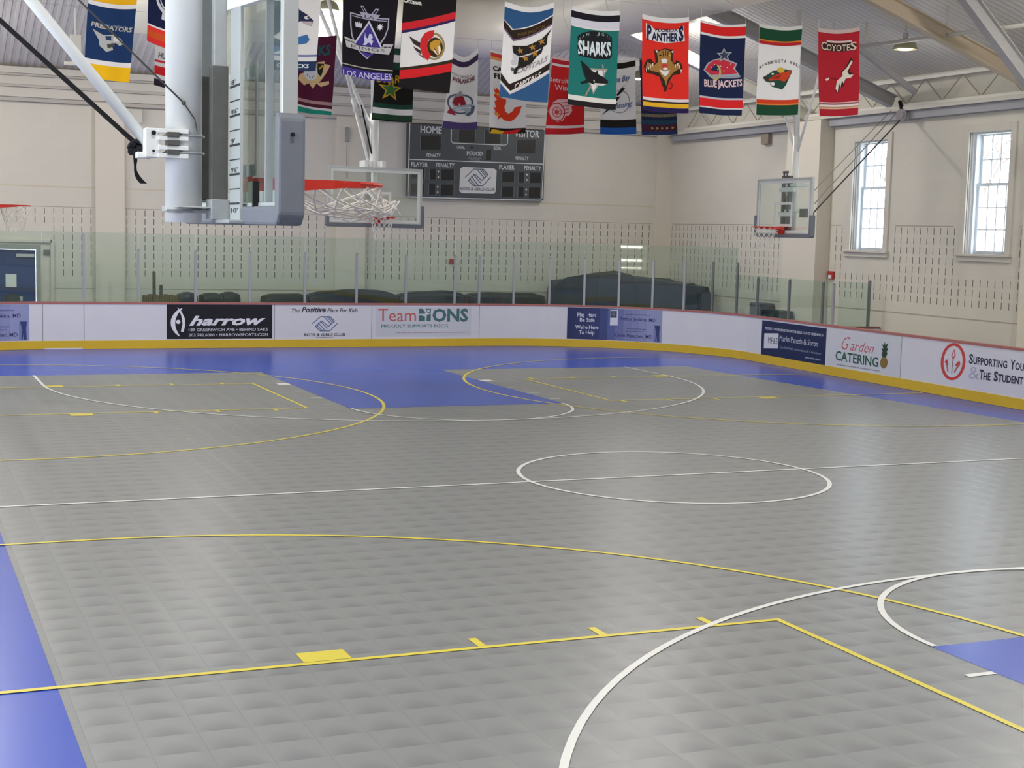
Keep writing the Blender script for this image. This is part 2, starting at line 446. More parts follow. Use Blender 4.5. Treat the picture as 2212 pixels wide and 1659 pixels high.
# cross courts in yellow first, the main court in white over them
def rect_line(pts, name, m): return strip(pts, LW, m, name)
for cyk, sides in ((8.95, (-1, 1)), (-7.80, (-1,))):
    for sd in sides:
        xf, xb = sd*2.46 if sd < 0 else 2.80, sd*9.3
        hk = 1.83
        for e in (1, -1): rect_line([(xb, cyk+e*hk), (xf-sd*0.0, cyk+e*hk)], 'lane_line', M_YLINE)
        rect_line([(xf, cyk-hk-LW/2), (xf, cyk+hk+LW/2)], 'free_throw_line', M_YLINE)
        bxk = sd*6.75
        cxa = -6.95 if sd < 0 else 7.3
        if sd < 0: strip([(-9.35, cyk-6.02)]+arcpts(cxa, cyk, 6.02, -90, 90)+[(-9.35, cyk+6.02)], LW, M_YLINE, 'three_point_line')
        else: strip([(9.2, cyk+6.02)]+arcpts(cxa, cyk, 6.02, 90, 270)+[(9.1, cyk-6.02)], LW, M_YLINE, 'three_point_line')
        for e in (1, -1):
            yo = cyk+e*hk
            x0 = sd*5.85
            b = MB(); b.add([(x0-0.16,yo+e*0.035,Zl),(x0+0.16,yo+e*0.035,Zl),(x0+0.16,yo+e*0.25,Zl),(x0-0.16,yo+e*0.25,Zl)], [(0,1,2,3)], M_YLINE); part(b, 'lane_block', floor)
            for xt in (4.78, 3.87, 2.99):
                b = MB(); b.add([(sd*xt-0.03,yo+e*0.03,Zl),(sd*xt+0.03,yo+e*0.03,Zl),(sd*xt+0.03,yo+e*0.23,Zl),(sd*xt-0.03,yo+e*0.23,Zl)], [(0,1,2,3)], M_YLINE); part(b, 'lane_tick', floor)
strip(arcpts(0, 0, H-0.025, 0, 360, 96)[:-1], LW, M_WLINE, 'centre_circle', closed=True)
strip([(-9.4,0), (9.15,0)], LW, M_WLINE, 'centre_line')
for sg in (1, -1):
    yb = sg*11.13
    a = arcpts(0, yb, 6.0, 180, 360) if sg > 0 else arcpts(0, yb, 6.0, 0, 180)
    strip([(-6.0, sg*12.8)]+a+[(6.0, sg*12.8)] if sg > 0 else [(6.0, sg*12.8)]+a+[(-6.0, sg*12.8)], LW, M_WLINE, 'three_point_line')
    strip(arcpts(0, sg*6.92, H-0.025, 180, 360) if sg > 0 else arcpts(0, sg*6.92, H-0.025, 0, 180), LW, M_WLINE, 'free_throw_circle')
    for e in (1, -1):
        for yk, hh in ((10.62, 0.14), (9.45, 0.028), (8.46, 0.028), (7.55, 0.028)):
            x0, x1 = e*(H+0.005), e*(H+0.23)
            b = MB(); b.add([(x0,sg*yk-hh,Zl),(x1,sg*yk-hh,Zl),(x1,sg*yk+hh,Zl),(x0,sg*yk+hh,Zl)], [(0,1,2,3)], M_WLINE); part(b, 'lane_block' if hh > 0.1 else 'lane_tick', floor)

# ------------------------------------------------------------------ walls
ZT = 6.13
def slot_quad(b, axis, c, z0, off, d):
    hw, L_ = 0.0068, 0.137
    if axis == 'X': b.add([(c-hw,off,z0),(c+hw,off,z0),(c+hw,off,z0+L_),(c-hw,off,z0+L_)], [(0,1,2,3)], M_SLOT)
    else: b.add([(off,c-hw,z0),(off,c+hw,z0),(off,c+hw,z0+L_),(off,c-hw,z0+L_)], [(0,1,2,3)], M_SLOT)
# far wall with the door opening
b = MB()
DX0, DX1, DZ = -6.25, -5.27, 2.17
b.box(XL-0.3, DX0, YF, YF+0.3, 0, ZT, M_WALL_X); b.box(DX1, XR+0.3, YF, YF+0.3, 0, ZT, M_WALL_X); b.box(DX0, DX1, YF, YF+0.3, DZ, ZT, M_WALL_X)
for x0, x1 in ((-4.05, -3.41), (1.55, 2.30), (9.95+0.3, 10.7)):
    b.box(x0, x1, YF-0.13, YF+0.01, 0, 5.45, M_PILAST)
rows = [2.95-0.196*k for k in range(8)]
cols = [-5.947+0.2008*k for k in range(-10, 10)]+[-3.343+0.2026*k for k in range(0, 24)]+[2.404+0.2038*k for k in range(0, 39)]
for c in cols:
    if (1.5 < c < 2.35) or c > 10.2: continue
    for i, z in enumerate(rows):
        if c < -5.05 and i > 1: continue
        slot_quad(b, 'X', c, z, YF-0.003, 0)
for x0, x1 in ((XL, -4.05), (-3.41, 1.55), (2.30, 10.25)):
    b.add([(x0,YF-0.003,3.108),(x1,YF-0.003,3.108),(x1,YF-0.003,3.122),(x0,YF-0.003,3.122)], [(0,1,2,3)], M_JOINT)
    b.add([(x0 if x0 > -9 else -5.0,YF-0.003,1.28),(x1,YF-0.003,1.28),(x1,YF-0.003,1.30),(x0 if x0 > -9 else -5.0,YF-0.003,1.30)], [(0,1,2,3)], M_JOINT)
    b.add([(x0,YF-0.003,3.55),(x1,YF-0.003,3.55),(x1,YF-0.003,3.578),(x0,YF-0.003,3.578)], [(0,1,2,3)], M_TAN)
tag(b.build('wall_far', fixn=False), kind='structure')
# right wall with window openings
WIN = [(10.36, 11.50), (6.72, 7.86), (3.05, 4.19), (-0.62, 0.52), (-4.29, -3.15), (-7.96, -6.82), (-11.6, -10.5)]
WZ0, WZ1 = 2.60, 4.90
b = MB()
ys = sorted([YN-0.3, YF]+[v for w_ in WIN for v in w_])
for i in range(0, len(ys)-1):
    y0, y1 = ys[i], ys[i+1]
    if any(abs(y0-w_[0]) < 1e-6 for w_ in WIN):
        b.box(XR, XR+0.35, y0, y1, 0, WZ0, M_WALL_Y); b.box(XR, XR+0.35, y0, y1, WZ1, ZT, M_WALL_Y)
    else: b.box(XR, XR+0.35, y0, y1, 0, ZT, M_WALL_Y)
for y0, y1 in ((12.28, 13.55), (4.9, 5.9), (-2.5, -1.4), (-9.8, -8.7)):
    b.box(XR-0.36, XR+0.01, y0, y1, 0, 5.40, M_PILAST)
c = 19.34
while c > -15:
    inwin = any(w_[0]-0.26 < c < w_[1]+0.26 for w_ in WIN)
    inpil = any(y0-0.06 < c < y1+0.06 for y0, y1 in ((12.28, 13.55), (4.9, 5.9), (-2.5, -1.4), (-9.8, -8.7)))
    if not inpil:
        for i, z in enumerate(rows):
            if inwin and i < 5: continue
            slot_quad(b, 'Y', c, z, XR-0.003, 0)
    c -= 0.2032
segs = [(13.56, 19.3), (11.86, 12.27), (8.2, 10.0), (5.92, 6.4), (-9, 4.85)]
for y0, y1 in segs: b.add([(XR-0.003,y0,3.115),(XR-0.003,y1,3.115),(XR-0.003,y1,3.132),(XR-0.003,y0,3.132)], [(0,1,2,3)], M_JOINT)
for y0, y1 in ((13.56, 19.3), (5.92, 12.27), (-9, 4.85)): b.add([(XR-0.003,y0,1.335),(XR-0.003,y1,1.335),(XR-0.003,y1,1.36),(XR-0.003,y0,1.36)], [(0,1,2,3)], M_JOINT)
tag(b.build('wall_right', fixn=False), kind='structure')
# left wall with an office window that is lit, and the near wall
b = MB()
OW = (6.85, 8.15, 1.45, 2.45)
LWIN = [(14.0, 15.2), (10.36, 11.50), (3.05, 4.19), (-2.4, -1.25), (-4.9, -3.75), (-9.6, -6.6), (-13.0, -11.2), (-15.6, -14.1)]  # out of view; the widest opening is enlarged to brighten the near goal's pole
ys = sorted([YN-0.3, YF, OW[0], OW[1]]+[v for w_ in LWIN for v in w_])
for y0, y1 in zip(ys[:-1], ys[1:]):
    if any(abs(y0-w_[0]) < 1e-6 for w_ in LWIN): b.box(XL-0.3, XL, y0, y1, 0, 2.6, M_WALL_Y); b.box(XL-0.3, XL, y0, y1, 4.9, ZT, M_WALL_Y)
    elif abs(y0-OW[0]) < 1e-6: b.box(XL-0.3, XL, y0, y1, 0, OW[2], M_WALL_Y); b.box(XL-0.3, XL, y0, y1, OW[3], ZT, M_WALL_Y)
    else: b.box(XL-0.3, XL, y0, y1, 0, ZT, M_WALL_Y)
tag(b.build('wall_left', fixn=False), kind='structure')
b = MB(); b.box(XL, XR, YN-0.3, YN, 0, 9.9, M_WALL_X); tag(b.build('wall_near', fixn=False), kind='structure')

# windows
M_SASH = mat('sash_white', (216, 220, 224), 0.5, 0, 0.4)
def portal(loc, axis, sx, sz):
    ld = bpy.data.lights.new('window_portal', 'AREA'); ld.shape = 'RECTANGLE'; ld.size = sx; ld.size_y = sz; ld.cycles.is_portal = True
    o = bpy.data.objects.new('window_portal', ld); COL.objects.link(o); o.location = loc
    o.rotation_euler = (math.pi/2, 0, math.pi/2 if axis > 0 else -math.pi/2)
def left_window(n, y0, y1, z0, z1):
    b = MB(); x = XL-0.2; fw = 0.05
    for a0, a1 in ((y0, y0+fw), (y1-fw, y1)): b.box(x, x+0.05, a0, a1, z0, z1, M_SASH)
    for za in (z0, (z0+z1)/2-0.03, z1-0.06): b.box(x, x+0.05, y0+fw, y1-fw, za, za+0.06, M_SASH)
    for k in range(1, 4):
        yy = y0+(y1-y0)*k/4; b.box(x+0.01, x+0.04, yy-0.012, yy+0.012, z0+0.06, z1-0.06, M_SASH)
    o = tag(b.build('window_%d' % n), kind='structure')
    b = MB(); b.box(XL-0.005, XL+0.05, y0-0.18, y1+0.18, z0-0.1, z0-0.001, M_TRIM); b.build('window_sill', o)
    portal((XL-0.32, (y0+y1)/2, (z0+z1)/2), -1, y1-y0, z1-z0)
def window(n, y0, y1, z0, z1):
    ym = (y0+y1)/2; xg = XR+0.22
    portal((XR+0.37, ym, (z0+z1)/2), 1, y1-y0, z1-z0)
    b = MB(); cw = 0.15
    for a0, a1 in ((y0-cw, y0), (y1, y1+cw)): b.box(XR-0.035, XR+0.02, a0, a1, z0-0.05, z1+cw, M_TRIM)
    b.box(XR-0.035, XR+0.02, y0, y1, z1, z1+cw, M_TRIM)
    root = tag(b.build('window_%d' % n, bevel=0.006), kind='structure')
    b = MB(); b.box(XR-0.09, XR+0.25, y0-0.19, y1+0.19, z0-0.045, z0, M_TRIM); b.box(XR-0.045, XR+0.02, y0-0.17, y1+0.17, z0-0.14, z0-0.045, M_TRIM); b.build('window_sill', root, bevel=0.006)
    b = MB(); b.box(XR+0.06, XR+0.36, y0-0.002, y0+0.03, z0, z1, M_SASH); b.box(XR+0.06, XR+0.36, y1-0.03, y1+0.002, z0, z1, M_SASH); b.box(XR+0.10, XR+0.14, y1-0.075, y1-0.03, z0, z1, M_SASH); b.box(XR+0.10, XR+0.14, y0+0.03, y0+0.06, z0, z1, M_SASH); b.box(XR+0.06, XR+0.36, y0+0.03, y1-0.03, z1-0.03, z1+0.002, M_SASH); b.build('window_jamb', root)
    y0 += 0.03; y1 -= 0.03
    zm = z0+(z1-z0)*0.575
    for nm, za, zb, nr, xo in (('lower_sash', z0, zm+0.03, 3, 0.0), ('upper_sash', zm-0.03, z1, 2, 0.045)):
        b = MB(); x = xg+xo; fw = 0.05
        b.box(x, x+0.04, y0, y0+fw, za, zb, M_SASH); b.box(x, x+0.04, y1-fw, y1, za, zb, M_SASH)
        b.box(x, x+0.04, y0+fw, y1-fw, za, za+fw+0.01, M_SASH); b.box(x, x+0.04, y0+fw, y1-fw, zb-fw, zb, M_SASH)
        for k in range(1, 4):
            yy = y0+fw+(y1-y0-2*fw)*k/4; b.box(x+0.005, x+0.035, yy-0.012, yy+0.012, za+fw, zb-fw, M_SASH)
        for k in range(1, nr):
            zz = za+fw+(zb-za-2*fw)*k/nr; b.box(x+0.008, x+0.032, y0+fw, y1-fw, zz-0.012, zz+0.012, M_SASH)
        o = b.build(nm, root)
        b = MB(); b.box(x+0.017, x+0.022, y0+fw, y1-fw, za+fw, zb-fw, M_WGLASS); b.build('window_pane', o)
for i, (y0, y1) in enumerate(WIN): window(i+1, y0, y1, WZ0, WZ1)
M_LIT = mat('lit_office', (255, 250, 240), 0.5, 0, 0, (255, 250, 240), 16.0)
b = MB()
for k in range(4): b.box(XL-0.05, XL-0.02, OW[0]+k*0.423, OW[0]+k*0.423+0.03, OW[2], OW[3], M_SASH)
b.box(XL-0.05, XL-0.02, OW[0], OW[1], 2.1, 2.14, M_SASH); b.box(XL-0.30, XL-0.28, OW[0], OW[1], OW[2], OW[3], M_DFRAME)
for k, (y0, y1) in enumerate(LWIN): left_window(9+k, y0, y1, 2.6, 4.9)
wl = tag(b.build('window_8'), kind='structure')
for z0_, z1_ in ((2.32, 2.40), (1.80, 1.87), (1.52, 1.555)):
    b = MB(); b.box(XL-0.27, XL-0.24, OW[0]+0.1, OW[1]-0.1, z0_, z1_, M_LIT); tag(b.build('strip_light', wl), 'bright strip light')

# blue door in the far wall
M_DOOR = noise_mat('door_blue', (38, 66, 118), (30, 54, 104), 4, 0.45)
b = MB()
b.box(DX0-0.02, DX0+0.06, YF-0.05, YF+0.12, 0, DZ+0.09, M_DFRAME); b.box(DX1-0.06, DX1+0.02, YF-0.05, YF+0.12, 0, DZ+0.09, M_DFRAME); b.box(DX0+0.06, DX1-0.06, YF-0.05, YF+0.12, DZ-0.02, DZ+0.09, M_DFRAME)
door = tag(b.build('door_1', bevel=0.006), kind='structure')
b = MB(); b.box(DX0+0.07, DX1-0.07, YF+0.02, YF+0.07, 0.01, DZ-0.03, M_DOOR); leaf = tag(b.build('door_leaf', door), 'dark blue door leaf')
b = MB(); b.box(-5.75, DX1-0.1, YF-0.03, YF+0.02, 1.98, 2.05, M_ALU); b.build('door_closer', leaf)
b = MB(); b.box(-5.98, -5.75, YF+0.012, YF+0.02, 1.31, 1.6, mat('paper', (222, 224, 218), 0.8)); tag(b.build('paper_notice', leaf), 'white paper notice')
b = MB(); b.box(-6.0, -5.62, YF+0.014, YF+0.02, 1.0, 1.1, M_ALU); b.build('push_bar', leaf)
b = MB(); b.box(-5.17, -5.05, YF-0.06, YF, 2.05, 2.15, mat('small_box_grey', (110, 112, 106), 0.6)); tag(b.build('alarm_box'), 'small grey box on the wall right of the blue door head', 'box')
b = MB(); b.box(DX0-0.12, -5.0, YF-0.05, YF+0.0, DZ+0.14, DZ+0.2, M_TRIM); b.box(-5.02, -4.94, YF-0.05, YF, 0, DZ+0.2, M_TRIM); tag(b.build('trim_3'), kind='structure')

# ------------------------------------------------------------------ roof
SL = 0.335
zr = ZT+XR*SL; yh = YF-XR
b = MB()
P = dict(a=(XL,YN,ZT), b=(0,YN,zr), c=(0,yh,zr), d=(XL,YF,ZT), e=(XR,YF,ZT), f=(XR,YN,ZT))
b.add([P['a'],P['b'],P['c'],P['d']], [(0,1,2,3)], M_DECK_Y)
b.add([P['f'],P['e'],P['c'],P['b']], [(0,1,2,3)], M_DECK_Y)
b.add([P['d'],P['c'],P['e']], [(0,1,2)], M_DECK_X)
for q in (('a','b','c','d'), ('f','e','c','b')):
    b.add([(x, y, z+0.2) for x, y, z in (P[k] for k in q)], [(0,1,2,3)], M_CONC)
b.add([(x, y, z+0.2) for x, y, z in (P['d'],P['c'],P['e'])], [(0,1,2)], M_CONC)
tag(b.build('ceiling', fixn=False), kind='structure')
# stepped cornice along the far wall, eave beam along the right wall
b = MB()
for z0, z1, d, m in ((5.40, 5.49, 0.10, M_CORN), (5.49, 5.70, 0.14, M_TRIM), (5.70, 5.76, 0.19, M_CORN), (5.76, 5.94, 0.19, M_TRIM), (5.94, 5.99, 0.24, M_CORN), (5.99, 6.13, 0.28, M_TRIM)):
    b.box(XL, XR-0.31, YF-d, YF+0.01, z0, z1, m)
tag(b.build('trim_1', bevel=0.008), kind='structure')
b = MB(); b.box(XR-0.16, XR+0.02, YN, YF-0.29, 5.26, 5.42, M_EAVE); b.box(XR-0.26, XR+0.02, YN, YF-0.29, 5.42, 5.50, M_TRIM)
tag(b.build('trim_2', bevel=0.006), kind='structure')
def bar_thing(name, p, q, wd, hg, m, label, cat, group=None):
    b = MB()
    p, q = Vector(p), Vector(q); d = (q-p).normalized()
    u = Vector((0,0,1)); u = (u-d*u.dot(d)).normalized(); a = d.cross(u)
    t = 0.02
    b.bar(p, q, t, hg, m, u)
    for s_ in (-1, 1): b.bar(p+u*(s_*(hg/2)), q+u*(s_*(hg/2)), wd, t, m, u)
    return tag(b.build(name), label, cat, group)
G = 'sloping roof beams'
for y, m, lb in ((13.1, M_STEEL, 'cream steel roof beam landing on the wall pilaster behind the hanging banners'),
                 (10.1, M_GREYBEAM, 'grey steel roof beam landing above the window nearest the corner'),
                 (6.0, M_TANBEAM, 'tan steel roof beam sloping down to the right edge above the second window')):
    x0 = XR-0.12; z0 = 5.42 if y > 12 else 5.53
    bar_thing('roof_beam', (x0, y, z0+0.10), (0.0, y, z0+0.1+0.345*x0), 0.18, 0.24, m, lb, 'beam', G)
bar_thing('roof_beam', (9.65, 4.6, 4.92+0.1), (7.3, 4.6, 7.15), 0.18, 0.22, M_GREYBEAM, 'steep grey roof brace at the top right corner of the picture', 'beam', G)
b = MB(); b.bar((10.25, 9.0, 5.72), (8.6, 9.0, 6.62), 0.10, 0.10, M_GREYBEAM); tag(b.build('roof_brace'), 'grey square roof brace ending in mid air right of the brick red banner', 'beam', G)
b = MB(); b.bar((9.1, 10.1, 7.03), (7.6, 10.1, 7.84-0.0), 0.16, 0.12, M_GREYBEAM); tag(b.build('roof_brace'), 'dark edged roof brace high above the brick red banner', 'beam', G)
b = MB(); b.tube([(8.5, 8.6, 6.43), (8.5, 2.5, 6.27)], 0.035, M_TRIM, 8); b.tube([(8.5, 6.0, 6.36), (8.5, 6.0, 6.86)], 0.015, M_TRIM, 6); b.tube([(8.5, 8.3, 6.42), (8.5, 8.3, 6.86)], 0.015, M_TRIM, 6)
tag(b.build('sprinkler_pipe', smooth=True), 'thin white sprinkler pipe above the dome lamp at right', 'pipe')
# lattice joist above the right wall beam
jt = thing('lattice_joist', (XR-0.2, 5.0, 5.5), 'pale lattice truss with thin crossing rods above the right wall beam', 'truss')
b = MB(); b.box(XR-0.22, XR-0.16, -15, 18.5, 5.505, 5.56, M_STEEL); b.build('bottom_chord', jt)
b = MB(); b.box(XR-0.22, XR-0.16, -15, 18.5, 6.0, 6.06, M_STEEL); b.build('top_chord', jt)
b = MB(); y = 18.4; k = 0
while y > -14:
    b.tube([(XR-0.19, y, 5.55), (XR-0.19, y-0.55, 6.01)], 0.010, M_CABLEL, 5); b.tube([(XR-0.19, y-0.55, 6.01), (XR-0.19, y-1.1, 5.55)], 0.010, M_CABLEL, 5); y -= 1.1
b.build('web_rods', jt)

# ducts
b = MB(); ra = 0.6; za = 7.01
path = [(-4.4, 14.3, za), (2.5, 14.3, za)]
for i in range(1, 13):
    t = i/12*math.pi/2; path.append((2.5+1.5*math.sin(t), 14.3-1.5*(1-math.cos(t)), za))
path.append((4.0, -6.0, za))
b.tube(path, ra, M_DUCT, 32)
for x in (-3.2, -1.4, 0.4, 2.2): b.tube([(x, 14.3, za), (x+0.04, 14.3, za)], ra+0.008, M_DUCT, 32)
for y in (12.6, 10.8, 9.0, 7.2, 5.4, 3.6, 1.8): b.tube([(4.0, y, za), (4.0, y-0.04, za)], ra+0.008, M_DUCT, 32)
tag(b.build('round_duct', smooth=True), 'large round pale air duct turning a corner above the hanging banners', 'duct')

# ------------------------------------------------------------------ lamps
M_DOME = mat('lamp_dome', (176, 172, 140), 0.3, 0.6, 0.5)
M_BULB = mat('lamp_lens', (255, 248, 230), 0.4, 0, 0.2, (255, 244, 220), 3.0)
def hi_bay(x, y, z, label, power=LAMP_W, roof=None):
    t = thing('dome_lamp', (x, y, z), label, 'lamp', 'dome lamps under the roof')
    b = MB(); b.lathe((x,y,z), [(0.215,0.0),(0.222,0.02),(0.215,0.035),(0.20,0.09),(0.16,0.15),(0.09,0.19),(0.05,0.20),(0.0,0.20)], M_DOME, 24); b.lathe((x,y,z), [(0.205,0.0),(0.19,0.085),(0.15,0.14),(0.0,0.18)], M_DOME, 24); b.build('lamp_shade', t, smooth=True)
    b = MB(); b.lathe((x,y,z+0.03), [(0.0,-0.02),(0.12,-0.018),(0.17,0.0),(0.17,0.01),(0.0,0.012)], M_BULB, 20); b.build('lamp_lens', t, smooth=True)
    zc = min(ZT+(XR-abs(x))*SL, ZT+(YF-y)*SL)
    b = MB(); b.tube([(x,y,z+0.19),(x,y,zc)], 0.014, M_GREYBEAM, 6); b.lathe((x,y,z+0.2), [(0.05,0),(0.05,0.1),(0.0,0.1)], M_GREYBEAM, 10); b.build('hanger', t)
    ld = bpy.data.lights.new('lamp_light', 'AREA'); ld.shape = 'DISK'; ld.size = 0.36; ld.energy = power*0.45; ld.color = LAMP_COL
    lo = bpy.data.objects.new('lamp_light', ld); COL.objects.link(lo); lo.parent = t; lo.location = (0, 0, -0.012)
    pd = bpy.data.lights.new('lamp_glow', 'POINT'); pd.energy = power*0.62; pd.color = LAMP_COL; pd.shadow_soft_size = 0.12
    po = bpy.data.objects.new('lamp_glow', pd); COL.objects.link(po); po.parent = t; po.location = (0, 0, -0.14)
LAMPS = [(8.87, 7.6, 6.31, 'dome lamp hanging right of the brick red banner', 12.0)]
LAMPS += [(-7.2, 12.7, 6.95, 'dome lamp out of frame at left, second row from the far wall'), (-0.45, 13.3, 6.98, 'bright dome lamp seen at the top between the white and the black shield banners'), (6.8, 12.7, 6.95, 'dome lamp hidden behind the bright red banner, second row from the far wall')]
for yy, nm in ((1.5, 'third'), (-5.2, 'fourth'), (-11.9, 'fifth')):
    for xx, sd in ((-7.2, 'left'), (0.2, 'middle'), (7.4, 'right')):
        LAMPS.append((xx, yy, 6.75, 'dome lamp in the %s row from the far wall, %s of the row' % (nm, sd)))
LAMPS += [(-7.2, 16.4, 6.4, 'added dome lamp brightening the far wall, out of frame at left', 95.0), (-2.35, 16.4, 6.4, 'added dome lamp brightening the far wall, behind the big white pole', 95.0), (7.95, 16.2, 6.45, 'added dome lamp brightening the far wall, hidden behind the teal banner', 95.0)]  # extra unseen row, added to brighten the far wall
LAMPS.append((-8.2, 7.6, 6.6, 'dome lamp on the left side out of frame level with the far left hoop'))
for l in LAMPS: hi_bay(*l)

# ------------------------------------------------------------------ rink boards
M_BOARD = noise_mat('board_white', (222, 222, 224), (214, 214, 218), 2.0, 0.3)
M_KICK = noise_mat('kick_yellow', (222, 186, 44), (214, 178, 40), 3.0, 0.35)
M_CAP = mat('cap_rail_red', (172, 108, 100), 0.45)
def s_samples(s0, s1, step=0.25):
    out = [s0]+[v for v in BS if s0+1e-3 < v < s1-1e-3]+[s1]
    res = [out[0]]
    for a, c_ in zip(out[:-1], out[1:]):
        n = max(1, int((c_-a)/step))
        for k in range(1, n+1): res.append(a+(c_-a)*k/n)
    return res
def sweep(b, s0, s1, z0, z1, o0, o1, m, step=0.4):
    ss = s_samples(s0, s1, step); vs, fs = [], []
    for s in ss: vs += [bpos(s,z0,o0), bpos(s,z0,o1), bpos(s,z1,o1), bpos(s,z1,o0)]
    for i in range(len(ss)-1):
        for j in range(4): fs.append((4*i+j, 4*i+(j+1) % 4, 4*i+4+(j+1) % 4, 4*i+4+j))
    fs += [(3,2,1,0), tuple(4*(len(ss)-1)+j for j in range(4))]
    b.add(vs, fs, m)
boards = thing('rink_boards', (5.3, 18.5, 0), 'white rink boards with yellow kick plate curving round the court', 'rink boards')
b = MB(); sweep(b, 0.5, BS[-1]-0.5, 0.0, 1.0, -0.08, 0.0, M_BOARD); b.build('board_facing', boards)
b = MB(); sweep(b, 0.5, BS[-1]-0.5, 0.006, 0.19, 0.0, 0.014, M_KICK); tag(b.build('kick_plate', boards), 'yellow kick plate')
b = MB(); sweep(b, 0.5, BS[-1]-0.5, 1.0, 1.045, -0.12, 0.012, M_CAP); tag(b.build('cap_rail', boards), 'dull red cap rail')
M_SEAM = mat('board_seam', (120, 120, 120), 0.6)
for s_q in (36.765, 37.637, 41.9, 44.25, 47.0, 57.77, 60.43):
    b = MB(); sweep(b, s_q-0.006, s_q+0.006, 0.19, 1.0, 0.0, 0.0015, M_SEAM); b.build('board_seam', boards)
b = MB(); sweep(b, 36.8, 37.6, 0.004, 0.03, 0.014, 0.018, M_BOARD); tag(b.build('gate_sill', boards), 'white gate sill strip')

# glass posts and panels
ORD = ['first','second','third','fourth','fifth','sixth','seventh','eighth','ninth','tenth','eleventh','twelfth','thirteenth','fourteenth','fifteenth','sixteenth','seventeenth','eighteenth','nineteenth','twentieth','twenty first','twenty second']
PS = [38.82, 40.084, 41.333, 42.62, 43.877, 45.106, 46.358, 47.0, 47.899, 48.795, 49.654, 50.511, 51.37, 52.216, 53.041, 53.851]
PSS = [54.695, 56.105, 57.48, 57.897]
M_POST = mat('post_alu', (168, 170, 172), 0.4, 0.3)
M_POSTD = mat('post_dark', (120, 124, 122), 0.45, 0.3)
gn = 0
def post(s, z1, label, m=M_POST):
    t = thing('stanchion', bpos(s, 1.045, -0.05), label, 'post', 'posts holding the rink glass')
    i, tt = bseg(s); n = NRM[i].lerp(NRM[i+1], tt).normalized(); d = Vector((-n.y, n.x, 0))
    p = bpos(s, 0, -0.05); b = MB(); hw = 0.027
    for a0, a1, c0, c1 in ((-hw, hw, -0.02, 0.02),):
        vs = [p+d*x+n*y+Vector((0,0,z)) for x in (a0, a1) for y in (c0, c1) for z in (1.045, z1-0.05)]
        b.add(vs, [(0,1,3,2),(4,6,7,5),(0,4,5,1),(2,3,7,6),(0,2,6,4),(1,5,7,3)], m)
    b.build('upright', t)
    b = MB(); b.tube([p+Vector((0,0,z1-0.05)), p+Vector((0,0,z1-0.02)), p+Vector((0,0,z1))], [0.027, 0.024, 0.012], m, 8); b.build('post_cap', t, smooth=True)
for i, s in enumerate(PS): post(s, 2.24, '%s tall grey post from the left holding the rink glass' % ORD[i], M_POST if i < 14 else M_POSTD)
for i, s in enumerate(PSS): post(s, 1.94, '%s low grey post from the left on the right hand boards' % ORD[i], M_POSTD if i < 3 else M_POST)
def panel(s0, s1, z1, label):
    b = MB(); ss = [s0+0.012, s1-0.012]
    vs = []
    for s in ss:
        for o in (-0.056, -0.044): vs += [bpos(s, 1.046, o), bpos(s, z1, o)]
    b.add(vs, [(0,1,3,2),(4,6,7,5),(0,4,5,1),(2,3,7,6),(0,2,6,4),(1,5,7,3)], M_GLASS)
    tag(b.build('rink_glass'), label, 'glass panel', 'panels of rink glass above the boards')
edges = [31.5, 33.5, 35.2, 36.765, 37.637]+PS
for i in range(len(edges)-1):
    if edges[i] < 33: continue
    panel(edges[i], edges[i+1], 2.57, '%s tall clear glass panel from the left above the rink boards' % ORD[i-1])
ed = [53.851]+PSS
for i in range(len(ed)-1): panel(ed[i], ed[i+1], 1.94, '%s low clear glass panel on the curve right of the tall glass' % ORD[i])
post(37.637, 2.57, 'slim full height grey glass post at the gate on the left', M_POST)
# return of the boards towards the right wall with its own glass
rp0, rp1 = bpos(57.95, 0, -0.1), Vector((XR-0.02, 10.35, 0))
rt = thing('side_board', (10.2, 10.1, 0), 'low side board running from the rink boards back to the right wall', 'rink boards')
b = MB(); b.bar((rp0.x, rp0.y, 0.49), (rp1.x, rp1.y, 0.49), 0.08, 0.98, M_BOARD); b.build('board_facing', rt)
b = MB(); b.bar((rp0.x, rp0.y, 1.0), (rp1.x, rp1.y, 1.0), 0.12, 0.04, mat('brown_cap', (120, 84, 70), 0.5)); tag(b.build('cap_rail', rt), 'brown cap rail')
b = MB(); q = rp0.lerp(rp1, 0.72); b.bar((rp0.x+0.05, rp0.y, 1.48), (q.x, q.y, 1.48), 0.012, 0.92, M_GLASS); tag(b.build('rink_glass'), 'clear glass panel on the side board running back to the right wall', 'glass panel', 'panels of rink glass above the boards')
b = MB(); b.bar((q.x+0.02, q.y, 1.02), (q.x+0.02, q.y, 1.98), 0.05, 0.05, M_POSTD); tag(b.build('stanchion'), 'dark end post of the glass nearest the right wall', 'post', 'posts holding the rink glass')

